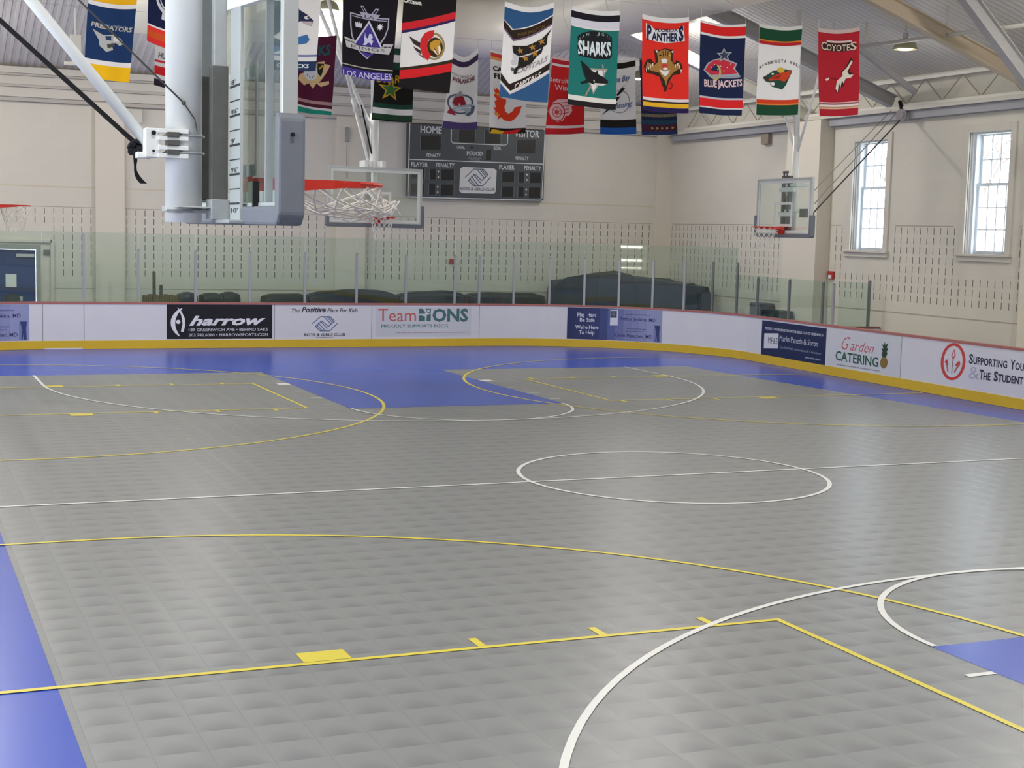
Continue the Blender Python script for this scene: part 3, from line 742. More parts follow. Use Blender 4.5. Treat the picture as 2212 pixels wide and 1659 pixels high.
# ------------------------------------------------------------------ signs on the boards
def unit(q):
    return lambda x, y: inv_bilinear(q, x, y)
def sign(s0, s1, z0, z1, quad, cf, label, base=None, cat='sign', name='advertising_sign'):
    """quad: design corners TL TR BR BL, in the same coordinates the shapes are drawn in"""
    def conv(x, y):
        px, py = cf(x, y); u, v = inv_bilinear(quad, px, py)
        return s0+u*(s1-s0), z1+(z0-z1)*v
    mapf = lambda s, z, h: bpos(s, z, h)
    root = thing(name, bpos((s0+s1)/2, z0, 0.0), label, cat, 'printed signs on the rink boards')
    mk = lambda: Print(conv, mapf, cu=0.15, cv=0, lift=0.002, step=0.0005, clip=(s0, s1, z0, z1), fabric=False)
    if base:
        p = Print(lambda a, c_: (a, c_), mapf, cu=0.15, lift=0.0012, step=0.0, fabric=False)
        n = len(base)
        for k, col in enumerate(base):
            p._emit([(s0+(s1-s0)*k/n, z0), (s0+(s1-s0)*(k+1)/n, z0), (s0+(s1-s0)*(k+1)/n, z1), (s0+(s1-s0)*k/n, z1)], [(0,1,2,3)], col)
        p.done('sign_face', root)
    return root, mk
WHT = (232, 232, 234)
# black sign
root, mk = sign(39.433, 41.845, 0.213, 0.995, [(360,657),(588,659),(588,731),(360,733)], crop(260,480,0.226), 'black sign with white lettering and a bracket shaped emblem', [(22,21,28)])
p = mk().splits(); p.text('harrow', (652,985), (1385,978), 88, WHT, 0.35, 0.035); p.text('189 GREENWICH AVE \u2022 BEHIND SAKS', (648,1042), (1410,1036), 27, (200,200,204), 0, 0.02); p.text('203.742.6060 \u2022 HARROWSPORTS.COM', (648,1092), (1410,1086), 27, (200,200,204), 0, 0.02); p.done('lettering', root)
p = mk(); p.ring(640,960,160,150,42,WHT,24,118,252,True); p.poly([(540,808),(580,850),(612,920),(615,985),(600,1050),(575,1045),(590,970),(578,890)], WHT); p.poly([(500,1020),(520,1060),(560,1095),(515,1050)], WHT); p.ell(550,952,20,20,WHT); p.done('emblem', root)
# hands club text straight on the white boards
root, mk = sign(42.2, 44.2, 0.20, 0.995, [(621,654),(796,655),(796,731.5),(621,732)], crop(600,650,0.1989), 'black lettering and blue clasped hands emblem printed on bare white boards')
NAV = (58, 58, 66); BLU = (88, 112, 150)
def hands(p, f, wd, col):
    for seg in ([(370,237),(455,155),(558,155),(606,207),(542,268),(470,205),(402,268),(455,320),(556,320),(636,232)],
                [(490,157),(565,238)], [(522,157),(583,225)], [(452,205),(530,292)], [(430,225),(505,316)], [(412,248),(476,318)], [(540,157),(597,215)]):
        p.line([f(*q) for q in seg], wd, col)
p = mk().splits(); p.text('The', (150,105), (235,105), 42, NAV, 0.3, 0.005); p.text('Positive', (253,103), (510,103), 58, NAV, 0.3, 0.03); p.text('Place For Kids', (525,103), (855,103), 42, NAV, 0.3, 0.015)
p.text('BOYS & GIRLS CLUB', (285,378), (722,375), 30, NAV, 0, 0.02); p.text('OF GREENWICH', (408,401), (595,400), 13, NAV); p.done('lettering', root)
p = mk(); hands(p, lambda x, y: (x, y), 9, BLU); p.done('emblem', root)
# Team sign
root, mk = sign(44.35, 46.79, 0.243, 0.953, [(812,663),(1018,664),(1018,727),(812,727)], crop(600,650,0.1989), 'pale sign with thin red and bold green grey lettering', [(206,208,212)])
GRN = (72, 112, 112); RDT = (196, 98, 88)
p = mk().splits(); p.text('Team', (1090,220), (1495,220), 138, RDT); p.text('ONS', (1672,220), (2065,220), 132, GRN, 0, 0.035); p.text('PROUDLY SUPPORTS BGCG', (1125,288), (1845,287), 34, GRN, 0, 0.01); p.ticks((1280,350), (2060,346), 12, 60, (190,150,150)); p.done('lettering', root)
p = mk()
for pl in ([(1525,85),(1562,85),(1592,118),(1592,140),(1525,140)], [(1525,165),(1540,152),(1592,170),(1592,220),(1525,220)], [(1600,85),(1655,85),(1655,125),(1640,140),(1612,125)], [(1612,150),(1655,140),(1655,220),(1607,220)]): p.poly(pl, GRN)
p.ell(1628,108,15,17,(206,208,212)); p.done('emblem', root)
# navy to lavender sign, and its twin at the left edge
def play(s0, s1, label, full):
    cols = [(38,48,92),(40,50,96),(42,53,100),(46,58,106),(62,74,124),(88,98,150),(108,114,164),(124,130,174),(132,138,180),(140,146,184),(148,154,190),(146,154,188)]
    root, mk = sign(s0, s1, 0.20, 0.985, [(1225,663),(1430,672),(1430,742),(1225,731)], crop(1150,480,0.226), label, cols)
    p = mk().splits(); wc = (212,216,228)
    p.text('Play Hard,', (425,898), (618,905), 36, wc, 0, 0.02); p.text('Be Safe', (450,949), (588,953), 36, wc, 0, 0.02); p.text("We're Here", (410,1018), (626,1024), 36, wc, 0, 0.02); p.text('To Help', (445,1068), (590,1073), 36, wc, 0, 0.02)
    dk = (52,58,104)
    p.text('Arthur Jenkins, MD', (820,938), (1172,958), 34, dk, 0, 0.008); p.text('Kevin Plancher, MD', (780,1096), (1146,1118), 34, dk, 0, 0.008)
    p.ticks((880,888), (1120,896), 12, 26, (86,90,136)); p.ticks((890,1025), (1080,1033), 10, 22, (86,90,136)); p.ticks((880,1050), (1060,1057), 10, 20, (86,90,136)); p.done('lettering', root)
    p = mk(); p.rect(720,838,806,990,(214,218,228)); p.rect(735,850,795,916,(60,68,92)); p.ell(765,880,18,22,(100,108,118)); p.split = True; p.cut_here(); p.rect(1158,990,1222,1152,(120,128,172)); p.poly([(1165,992),(1220,995),(1212,1060),(1216,1150),(1196,1148),(1194,1090),(1184,1148),(1176,1140),(1184,1060)], (48,62,112)); p.done('picture', root)
play(49.252, 51.668, 'navy to lavender sign below the covered mat pile', True)
play(34.07, 36.479, 'lavender sign cut off by the left edge of the picture', False)
# navy accountants sign
root, mk = sign(55.05, 57.77, 0.16, 0.962, [(1645,692),(1784,709),(1784,791),(1645,770)], crop(1600,480,0.2773), 'dark navy sign with a white square holding letters', [(27,40,76)])
p = mk().splits(); wc = (206,210,220)
p.text('PROUDLY SPONSORING THE BOYS & GIRLS CLUB OF GREENWICH', (190,836), (640,888), 19, wc, 0, 0.02); p.rect(185,868,302,986,(214,216,220)); p.text('MP&S', (218,945), (296,955), 50, (60,62,76)); p.text('Marks Paneth & Shron', (312,926), (606,968), 46, wc); p.text('Certified Public Accountants & Consultants', (315,984), (632,1030), 20, (160,168,190)); p.ticks((516,1058), (634,1076), 14, 14, (190,194,206)); p.done('lettering', root)
# caterer sign
root, mk = sign(57.81, 60.41, 0.166, 0.955, [(1786,712),(1945,729),(1945,818),(1786,794)], crop(1780,720,0.1953), 'pale sign with red and green lettering and a pineapple', [(208,211,214)])
p = mk().splits(); p.text('G', (205,185), (300,192), 150, (196,92,96), 0.5, -0.006); p.text('arden', (300,192), (565,225), 118, (196,92,96), 0.45, -0.004); p.text('CATERING', (140,300), (620,372), 102, (44,92,72), 0, 0.02); p.ticks((155,358), (636,422), 16, 56, (150,150,156)); p.done('lettering', root)
p = mk(); p.ell(678,322,38,66,(138,112,52)); p.ring(678,322,38,66,5,(104,86,40))
p.poly([(655,260),(648,210),(660,205),(646,160),(664,165),(652,112),(672,130),(676,82),(686,128),(712,100),(700,160),(716,158),(702,205),(712,212),(698,260)], (38,66,50)); p.done('emblem', root)
# right hand sign
root, mk = sign(61.55, 64.9, 0.215, 1.0, [(2022,741),(2286,766),(2286,880),(2022,835)], crop(1780,720,0.1953), 'white sign with a red ring emblem at the right edge of the picture', [(216,216,222)])
p = mk().splits(); nb = (52,54,76)
p.text('S', (1615,358), (1662,366), 108, nb, 0, 0.03); p.text('UPPORTING', (1665,366), (2035,408), 84, nb, 0, 0.03); p.text('Y', (2068,412), (2118,420), 108, nb, 0, 0.03); p.text('OU', (2120,420), (2212,432), 84, nb, 0, 0.03)
p.text('&', (1622,538), (1742,550), 150, (176,178,196)); p.text('T', (1745,543), (1785,548), 112, nb, 0, 0.03); p.text('HE', (1788,548), (1865,556), 86, nb, 0, 0.03); p.text('S', (1900,560), (1946,566), 112, nb, 0, 0.03); p.text('TUDENT', (1948,566), (2212,596), 86, nb, 0, 0.03); p.done('lettering', root)
p = mk(); rr = (204,72,66)
p.ell(1432,345,145,215,(216,216,222)); p.ring(1432,345,145,215,34,rr,44); p.poly([(1440,200),(1462,270),(1430,330),(1408,270)], rr); p.poly([(1438,225),(1448,270),(1430,305),(1420,270)], (216,216,222))
p.line([(1430,320),(1424,480)], 8, (150,110,110)); p.poly([(1335,345),(1362,315),(1380,380),(1362,395)], rr); p.poly([(1460,380),(1505,330),(1520,370),(1490,420)], rr); p.line([(1362,380),(1380,460)], 14, (170,110,104)); p.line([(1495,390),(1455,465)], 16, (170,110,104)); p.done('emblem', root)

# ------------------------------------------------------------------ scoreboard
M_SB = noise_mat('scoreboard_face', (70, 76, 78), (64, 70, 72), 8, 0.5)
SX0, SX1, SZ0, SZ1 = 3.34, 7.0, 3.63, 5.385
b = MB(); b.box(SX0, SX1, YF-0.16, YF-0.005, SZ0, SZ1, M_SB); sb = tag(b.build('scoreboard', bevel=0.01), 'dark grey hockey scoreboard high on the far wall', 'scoreboard')
cf = crop(860, 250, 0.1537); SQ = [(881,265),(1176,282),(1176,433),(881,422)]
def sbconv(x, y):
    u, v = inv_bilinear(SQ, *cf(x, y)); return SX0+u*(SX1-SX0), SZ1+(SZ0-SZ1)*v
sbm = lambda x, z, h: Vector((x, YF-0.16-h, z))
def SP(): return Print(sbconv, sbm, lift=0.002, step=0.001, fabric=False)
LW_ = (206,208,206); BK = (26,26,24)
p = SP(); p.line([(155,100),(145,1110),(175,1140),(2000,1190),(2030,1165),(2050,210),(2030,190)], 13, LW_); p.line([(155,608),(2035,680)], 13, LW_); p.line([(722,130),(722,350),(745,380),(1480,412),(1512,390),(1515,160)], 12, LW_); p.done('outline', sb)
p = SP()
for x0, y0, x1, y1 in ((305,275,580,470),(828,190,1052,372),(1192,200,1412,388),(1650,338,1915,528),(1208,472,1288,622),(180,740,365,880),(180,950,360,1105),(440,745,520,890),(432,960,516,1108),(595,750,770,905),(590,965,768,1118),(1450,785,1620,930),(1445,995,1615,1140),(1690,790,1768,940),(1685,1000,1762,1145),(1842,800,2008,945),(1836,1010,2002,1155)):
    p.step = 0; p.split = True; p.cut_here(); p.split = False; p.rect(x0, y0, x1, y1, BK); p.line([(x0-6,y0),(x0-6,y1)], 4, (130,134,132)); p.line([(x1+6,y0),(x1+6,y1)], 4, (130,134,132))
p.done('digit_window', sb)
p = SP()
for x, y in ((555,782),(555,860),(550,996),(550,1072),(1805,828),(1805,902),(1800,1036),(1798,1108)): p.step = 0; p.split = True; p.cut_here(); p.ell(x, y, 11, 14, LW_, 10)
p.ell(1010,443,22,20,BK,12)
p.done('colon_dot', sb)
p = SP()
for tx, a, c_, h in (('HOME',(300,236),(590,248),98),('VISITOR',(1610,296),(1968,308),98),('GOAL',(803,458),(915,462),44),('GOAL',(1316,472),(1428,478),44),('PERIOD',(944,552),(1165,560),58),('PENALTY',(390,572),(582,580),50),('PENALTY',(1635,615),(1822,622),46),('PLAYER',(182,704),(410,712),58),('PENALTY',(523,715),(775,724),58),('PLAYER',(1403,748),(1622,756),58),('PENALTY',(1762,762),(2005,770),58)):
    p.step = 0; p.split = True; p.text(tx, a, c_, h, LW_, 0, 0.02)
p.ticks((965,595), (1145,600), 14, 12, (150,152,150)); p.ticks((990,622), (1135,626), 14, 9, (140,142,140))
p.done('lettering', sb)
p = SP(); p.poly([(890,715),(1335,742),(1368,770),(1362,1065),(1335,1096),(885,1085),(848,1055),(855,745)], (212,212,208))
f = lambda x, y: (930+(x-370)*1.335, 862+(y-237)*1.42+(x-370)*0.02)
hands(p, f, 12, (84,98,122)); p.text('BOYS & GIRLS CLUB', (865,1040), (1345,1055), 40, (110,116,130), 0, 0.01); tag(p.done('emblem_plate', sb), 'pale plate with clasped hands emblem')

# ------------------------------------------------------------------ hanging banners
def cloth_map(Y, q, seed, amp=0.022, tilt=0.0):
    rnd = random.Random(seed); ph = [rnd.uniform(0, 6.28) for _ in range(4)]; f1, f2 = rnd.uniform(1.0, 1.6), rnd.uniform(0.6, 1.0)
    def fn(u, v, h):
        (x0,z0),(x1,z1),(x2,z2),(x3,z3) = q
        x = (1-u)*(1-v)*x0+u*(1-v)*x1+u*v*x2+(1-u)*v*x3
        z = (1-u)*(1-v)*z0+u*(1-v)*z1+u*v*z2+(1-u)*v*z3
        sag = 0.02*math.sin(math.pi*u)*(1-v)*2.0*SAG.get(seed, 1.0)+0.012*math.sin(math.pi*u)*v
        y = Y+amp*(0.35+0.65*v)*math.sin(2*math.pi*f1*u+ph[0])+amp*0.6*math.sin(2*math.pi*f2*v+ph[1]+2*u)*v
        return Vector((x, y-h, z-sag))
    return fn
SAG = {9: 3.2, 11: 2.0, 8: 0.3}
FL = {
'F1':(5.6,[(-5.889,5.957),(-5.253,5.941),(-5.377,4.664),(-5.966,4.706)]), 'F2':(5.6,[(-5.1,6.409),(-4.458,6.409),(-4.504,5.048),(-5.144,5.231)]),
'F3':(10.9,[(-4.13,6.418),(-3.489,6.455),(-3.549,5.022),(-4.169,5.141)]), 'F4':(5.6,[(-3.423,6.256),(-2.716,6.288),(-2.795,4.985),(-3.458,4.961)]),
'F5':(10.9,[(-1.636,6.189),(-0.961,6.207),(-1.045,4.795),(-1.715,4.832)]), 'F6':(5.6,[(-2.419,6.2),(-1.587,6.227),(-1.683,4.893),(-2.423,4.964)]),
'F7':(10.9,[(-0.209,6.132),(0.496,6.134),(0.477,4.751),(-0.292,4.761)]), 'F8':(5.6,[(-1.509,6.168),(-0.691,6.205),(-0.776,4.796),(-1.562,4.835)]),
'F9':(10.9,[(1.245,6.07),(1.747,6.181),(1.764,4.681),(1.066,4.672)]), 'F10':(10.9,[(1.997,6.165),(2.731,6.148),(2.744,4.661),(2.008,4.625)]),
'F11':(5.6,[(0.063,6.182),(0.86,6.234),(0.775,4.744),(0.018,4.789)]), 'F12':(10.9,[(3.268,6.134),(3.968,6.156),(3.967,4.721),(3.157,4.664)]),
'F13':(5.6,[(1.153,6.211),(1.975,6.202),(1.949,4.705),(1.145,4.744)]), 'F14':(10.9,[(4.305,6.144),(5.034,6.238),(5.11,4.75),(4.324,4.712)]),
'F15':(5.6,[(2.352,6.183),(3.176,6.199),(3.222,4.718),(2.415,4.724)]), 'F16':(10.9,[(5.125,6.227),(5.925,6.255),(6.006,4.803),(5.242,4.757)]),
'F17':(5.6,[(3.385,6.173),(4.222,6.174),(4.204,4.735),(3.422,4.736)]), 'F18':(5.6,[(4.47,6.207),(5.275,6.233),(5.253,4.806),(4.489,4.765)]),
'F19':(5.6,[(5.58,6.219),(6.394,6.296),(6.441,4.87),(5.666,4.805)])}
QPX = {
'F1':[(193,-42),(299,-30),(279,178),(181,165)],'F2':[(324,-105),(428,-95),(420,125),(317,88)],'F3':[(338,18),(420,20),(412,203),(333,183)],
'F4':[(590,-55),(697,-50),(683,153),(583,150)],'F5':[(648,72),(728,76),(716,249),(637,240)],'F6':[(741,-32),(862,-25),(845,178),(738,160)],
'F7':[(815,92),(895,98),(890,264),(803,258)],'F8':[(873,-15),(988,-10),(972,201),(862,188)],'F9':[(978,112),(1033,103),(1031,280),(955,277)],
'F10':[(1060,107),(1138,115),(1135,288),(1057,288)],'F11':[(1091,3),(1197,5),(1180,222),(1080,209)],'F12':[(1194,121),(1266,124),(1261,288),(1178,290)],
'F13':[(1235,12),(1340,23),(1330,237),(1228,225)],'F14':[(1300,128),(1373,123),(1375,291),(1297,291)],'F15':[(1387,30),(1488,37),(1486,245),(1388,238)],
'F16':[(1382,125),(1460,128),(1462,290),(1388,291)],'F17':[(1513,43),(1612,52),(1602,250),(1510,244)],'F18':[(1641,50),(1733,55),(1722,248),(1635,248)],'F19':[(1767,60),(1857,58),(1853,248),(1768,251)]}
M_GROM = mat('hanging_cord', (196, 194, 190), 0.7)
class Banner:
    def __init__(s, key, base, label):
        n = int(key[1:]); Y, q = FL[key]; s.key = key; s.m = cloth_map(Y, q, n)
        nu, nv = 40, 30; vs, fs = [], []
        for side in (0, 1):
            for j in range(nv+1):
                for i in range(nu+1): vs.append(s.m(i/nu, j/nv, -0.004*side))
        o = (nu+1)*(nv+1)
        for j in range(nv):
            for i in range(nu):
                a = j*(nu+1)+i; fs.append((a, a+nu+1, a+nu+2, a+1)); fs.append((o+a, o+a+1, o+a+nu+2, o+a+nu+1))
        for j in range(nv):
            a = j*(nu+1); fs.append((a, o+a, o+a+nu+1, a+nu+1)); a += nu; fs.append((a, a+nu+1, o+a+nu+1, o+a))
        for i in range(nu):
            fs.append((i, i+1, o+i+1, o+i)); a = nv*(nu+1)+i; fs.append((a, o+a, o+a+1, a+1))
        mb = MB(); mb.add(vs, fs, paint(base))
        # stripes are woven into the cloth: same mesh
        s.base = mb; s.label = label; s.parts = []
        s.hang_z = 6.34 if Y < 8 else 6.33
        s.Y = Y; s.q = q
    def uv(s, lift=0.003):
        return Print(lambda u, v: (u, v), s.m, cu=1/40, cv=1/30, lift=lift, step=0.001, clip=(0.0, 1.0, 0.0, 1.0))
    def px(s, cfn, lift=0.006):
        Q = QPX[s.key]
        return Print(lambda x, y: inv_bilinear(Q, *cfn(x, y)), s.m, cu=1/40, cv=1/30, lift=lift, step=0.001, clip=(0.0, 1.0, 0.0, 1.0))
    def stripes(s, lst):
        p = s.uv()
        for v0, v1, col in lst:
            if isinstance(v0, tuple): p.poly([(0,v0[0]),(1,v0[1]),(1,v1[1]),(0,v1[0])], col)
            else: p.rect(0, v0, 1, v1, col)
        s._merge(p)
    def _merge(s, p):
        o = len(s.base.v); s.base.v += p.mb.v
        for f, k in zip(p.mb.f, p.mb.mi): s.base.f.append([i+o for i in f]); s.base.mi.append(s.base.slot(p.mb.mats[k]))
    def finish(s, **parts):
        root = s.base.build('hanging_banner', fixn=False); tag(root, s.label, 'banner', 'banners hanging in two rows')
        for pr in s.base.mats: pass
        for nm, p in parts.items(): p.done(nm, root)
        for u, k in ((0.0, 0), (1.0, 1)):
            b = MB(); c = s.m(u, 0.0, 0.0); cx = c.x+(0.012 if k == 0 else -0.012)
            b.tube([(cx, s.Y, c.z-0.02), (cx, s.Y, s.hang_z+0.0006*cx*cx)], 0.0035, M_GROM, 6)
            b.build('hanging_clip', root)
        return root
cA = crop(640, 0, 400/2212); cB = crop(940, 0, 400/2212); cC = crop(1200, 0, 400/2212); cD = crop(1480, 0, 420/2212); cE = crop(0, 0, 380/2212); cF = crop(340, 0, 400/2212); cG = crop(680, 0, 320/2212)
W = (226,224,224)
NAVY = (26,52,96)
# 1 navy with gold bands
f = Banner('F1', NAVY, 'navy banner with yellow and white end bands, leftmost of all'); f.stripes([(0.0,0.19,(236,176,30)),(0.19,0.235,W),(0.80,0.85,W),(0.85,1.0,(238,184,24))])
t = f.px(cE).splits(); t.text('PREDATORS', (1145,310), (1665,400), 58, (186,182,170), 0.2, 0.03); t.ticks((1245,285), (1590,330), 26, 10, (96,118,150))
e = f.px(cE); e.poly([(1165,345),(1300,420),(1420,410),(1520,470),(1560,540),(1500,560),(1450,520),(1400,540),(1420,610),(1330,635),(1290,590),(1250,560),(1240,480)], (176,178,176)); e.poly([(1320,430),(1395,430),(1395,490),(1330,480)], (44,62,96)); e.poly([(1340,540),(1420,520),(1440,560),(1350,590)], (70,72,64)); e.poly([(1430,430),(1500,470),(1480,510),(1420,490)], (216,216,212)); f.finish(lettering=t, emblem=e)
# 2 dark navy with red orange bands
f = Banner('F2', (22,30,66), 'dark navy banner with red and orange lower band, half hidden by the big white pole'); f.stripes([(0.80,0.82,W),(0.82,0.87,(222,58,48)),(0.87,0.94,(204,84,34)),(0.94,1.0,(216,48,48))])
e = f.uv(0.006); e.ring(0.52,0.47,0.36,0.2,0.05,(206,208,214)); e.ring(0.52,0.47,0.28,0.15,0.02,(206,208,214)); e.poly([(0.3,0.62),(0.46,0.64),(0.44,0.72),(0.28,0.70)], (206,208,214)); f.finish(emblem=e)
# 3 white with red bars
f = Banner('F3', W, 'white banner with red bars and black end, behind the big white pole'); f.stripes([(0.0,0.06,(206,40,48)),(0.66,0.69,(210,52,60)),(0.74,0.85,(206,36,44)),(0.91,1.0,(44,38,50))])
t = f.uv(0.006); t.text('HURRICANES', (0.08,0.63), (0.94,0.63), 0.07, (112,112,112), 0.25, 0.03); f.finish(lettering=t)
# 4 white with navy leaping shape
f = Banner('F4', W, 'white banner with navy and blue emblem seen partly through the large backboard'); f.stripes([(0.825,0.845,(104,108,168)),(0.895,1.0,(36,54,92))])
t = f.uv(0.006); t.text('CANUCKS', (0.14,0.965), (0.84,0.965), 0.04, (216,222,226), 0, 0.03)
e = f.px(cF); e.poly([(1380,0),(1660,0),(1690,90),(1780,150),(1868,240),(1835,300),(1760,260),(1700,230),(1660,260),(1500,330),(1400,420),(1370,250)], (40,46,76)); e.poly([(1700,230),(1860,245),(1830,300),(1770,270)], (196,176,180)); e.ell(1785,190,38,22,(214,212,220)); e.ell(1800,192,16,14,(60,60,84)); e.poly([(1300,560),(1640,430),(1785,398),(1815,465),(1775,505),(1650,520),(1340,640)], (62,112,168)); e.poly([(1300,420),(1480,470),(1500,560),(1300,520)], (44,60,96)); f.finish(lettering=t, emblem=e)
# 5 maroon
f = Banner('F5', (84,26,54), 'maroon banner with cream crossed sticks and a teal bottom band'); f.stripes([((0.82,0.84),(0.86,0.885),(172,136,140)),((0.865,0.89),(0.905,0.925),(84,32,46)),((0.905,0.925),(0.93,0.955),(222,214,218)),((0.93,0.955),(1.0,1.0),(32,140,122))])
t = f.px(cA).splits(); t.text('DUCKS', (-30,640), (410,640), 120, (36,88,94), 0, 0.03)
e = f.px(cA); cr_ = (214,184,138)
e.poly([(40,880),(110,850),(260,720),(340,715),(330,745),(405,770),(350,870),(280,960),(260,975),(385,960),(390,1000),(290,1025),(240,980),(200,1045),(150,980),(90,1010),(25,950),(30,910)], cr_); e.poly([(255,735),(330,745),(310,850),(290,900),(250,850)], (36,40,40)); e.ell(170,850,85,95,(212,216,222)); e.poly([(262,800),(310,755),(322,775),(275,815)], (200,152,40))
for x, y in ((130,880),(160,900),(190,905),(215,890)): e.ell(x,y,6,8,(60,60,60),8)
f.finish(lettering=t, emblem=e)
# 6 black shield
f = Banner('F6', (24,20,28), 'black banner with silver shield emblem and purple bottom band'); f.stripes([(0.872,0.884,(176,172,160)),(0.91,1.0,(62,52,136))])
t = f.px(cA).splits(); t.text('LOS ANGELES', (550,902), (1132,955), 72, (196,190,220), 0, 0.015)
e = f.px(cA); sv = (168,166,186); pu = (66,56,140); bk = (24,20,28)
e.poly([(765,45),(800,40),(852,130),(815,130)], sv); e.poly([(780,58),(798,55),(835,120),(820,122)], bk); e.poly([(945,75),(992,84),(930,165),(888,150)], sv); e.poly([(950,90),(975,95),(925,150),(905,145)], bk)
e.poly([(638,130),(1107,208),(1100,320),(1060,430),(1005,515),(845,692),(745,600),(690,510),(652,400),(640,280)], sv); e.poly([(655,150),(1090,222),(1084,320),(1045,425),(990,500),(845,668),(760,590),(705,500),(668,395),(656,280)], bk); e.line([(668,172),(1075,240)], 10, sv)
e.poly([(752,112),(1000,158),(945,222),(800,195)], sv); e.text('LA', (815,190), (930,205), 42, (70,66,90), 0, 0.01)
e.poly([(865,250),(1015,560),(690,510)], pu); e.poly([(760,600),(925,630),(845,668)], pu)
e.line([(870,235),(700,495)], 20, (200,198,214)); e.line([(865,230),(1005,550)], 20, (200,198,214))
e.poly([(697,238),(715,255),(722,235),(738,258),(748,228),(758,262),(775,250),(780,262),(788,248),(780,310),(705,300)], (206,204,214)); e.star(995,305,46,24,(206,204,214),8); e.ell(995,305,18,20,(236,234,240),12)
e.poly([(820,360),(826,420),(850,440),(870,380),(900,385),(910,430),(890,455),(915,470),(895,525),(870,490),(850,490),(830,520),(790,515),(815,480),(808,440)], (200,198,224))
e.poly([(566,432),(700,470),(690,520),(1015,560),(1030,515),(1148,530),(1092,652),(592,556)], (186,184,186)); e.text('KINGS', (648,555), (1048,618), 38, (90,86,96), 0, 0.0); e.ticks((580,478), (690,505), 22, 8, (40,36,50)); e.ticks((1035,560), (1125,575), 22, 8, (40,36,50)); f.finish(lettering=t, emblem=e)
# 7 black with gold star
f = Banner('F7', (26,26,24), 'black banner with a gold outlined green star, green and white bands'); gn = (30,66,52)
f.stripes([(0.0,0.03,W),(0.03,0.115,gn),(0.115,0.215,W),(0.215,0.31,gn),(0.775,0.835,gn),(0.835,0.912,W),(0.912,0.985,(40,70,48))])
t = f.px(cA).splits(); t.text('STARS', (960,975), (1300,975), 95, (184,146,36), 0.1, 0.02)
e = f.px(cA); e.star(1120,1060,150,62,(186,150,44),5,-84); e.star(1122,1058,104,46,(58,110,60),5,-84); f.finish(lettering=t, emblem=e)
# 8 black white red diagonal
f = Banner('F8', (26,22,24), 'black and white banner with slanting red stripes and a round gold emblem')
f.stripes([((0.315,0.165),(0.395,0.235),(204,38,48)),((0.395,0.235),(0.425,0.262),(48,38,86)),((0.425,0.262),(0.79,0.655),W),((0.79,0.655),(0.82,0.69),(50,44,28)),((0.82,0.69),(0.915,0.775),(206,34,40))])
t = f.px(cA).splits(); t.text('Ottawa', (1280,22), (1495,55), 55, (226,226,220), 0, 0.03)
e = f.px(cA); e.ell(1640,545,135,165,(152,134,92)); e.ell(1635,545,112,140,W); e.ell(1650,555,96,118,(60,42,20))
e.poly([(1645,350),(1630,430),(1575,470),(1555,540),(1570,610),(1600,650),(1560,715),(1500,660),(1472,560),(1480,460),(1530,385),(1590,355)], (206,42,48)); e.poly([(1345,420),(1420,470),(1475,500),(1470,560),(1400,515)], (64,44,44)); e.poly([(1395,545),(1475,590),(1485,640),(1430,600)], (64,44,44)); e.poly([(1440,625),(1500,660),(1530,700),(1480,660)], (64,44,44))
e.poly([(1590,500),(1650,465),(1720,470),(1712,540),(1730,600),(1690,655),(1665,600),(1640,560),(1640,610),(1600,590),(1580,545)], (196,148,52)); e.poly([(1625,565),(1655,600),(1685,655),(1660,640),(1635,610)], (238,226,214)); e.poly([(1685,545),(1712,540),(1718,600),(1695,650)], (238,226,214)); f.finish(lettering=t, emblem=e)
# 9 white burgundy A
f = Banner('F9', W, 'white banner with purple ends and a burgundy and steel blue emblem'); f.stripes([(0.07,0.145,(62,48,80)),((0.90,0.905),(1.0,1.0),(78,64,112))])
t = f.px(cB).splits(); t.text('AVALANCHE', (200,945), (480,935), 55, (118,56,72), 0, 0.03); t.text('COLORADO', (200,870), (440,870), 30, (150,130,110), 0, 0.01)
e = f.px(cB); st = (86,98,116)
e.ring(300,1210,160,130,20,st); e.poly([(300,1035),(330,1090),(385,1235),(350,1225),(215,1250),(195,1210),(215,1130)], (150,150,152)); e.poly([(298,1105),(335,1110),(372,1220),(300,1235),(228,1235),(205,1200),(228,1140)], (150,36,48)); e.poly([(270,1230),(288,1190),(302,1232)], (196,176,180)); e.poly([(205,1265),(320,1225),(440,1215),(480,1260),(460,1330),(400,1370),(355,1345),(380,1300),(300,1290),(215,1310)], (160,172,184)); e.poly([(430,1235),(478,1265),(462,1335),(405,1372),(360,1345),(430,1310)], st); e.poly([(175,1275),(240,1340),(235,1362),(135,1340)], (158,48,60)); e.line([(225,1290),(320,1258),(430,1262)], 10, (214,218,222)); f.finish(lettering=t, emblem=e)
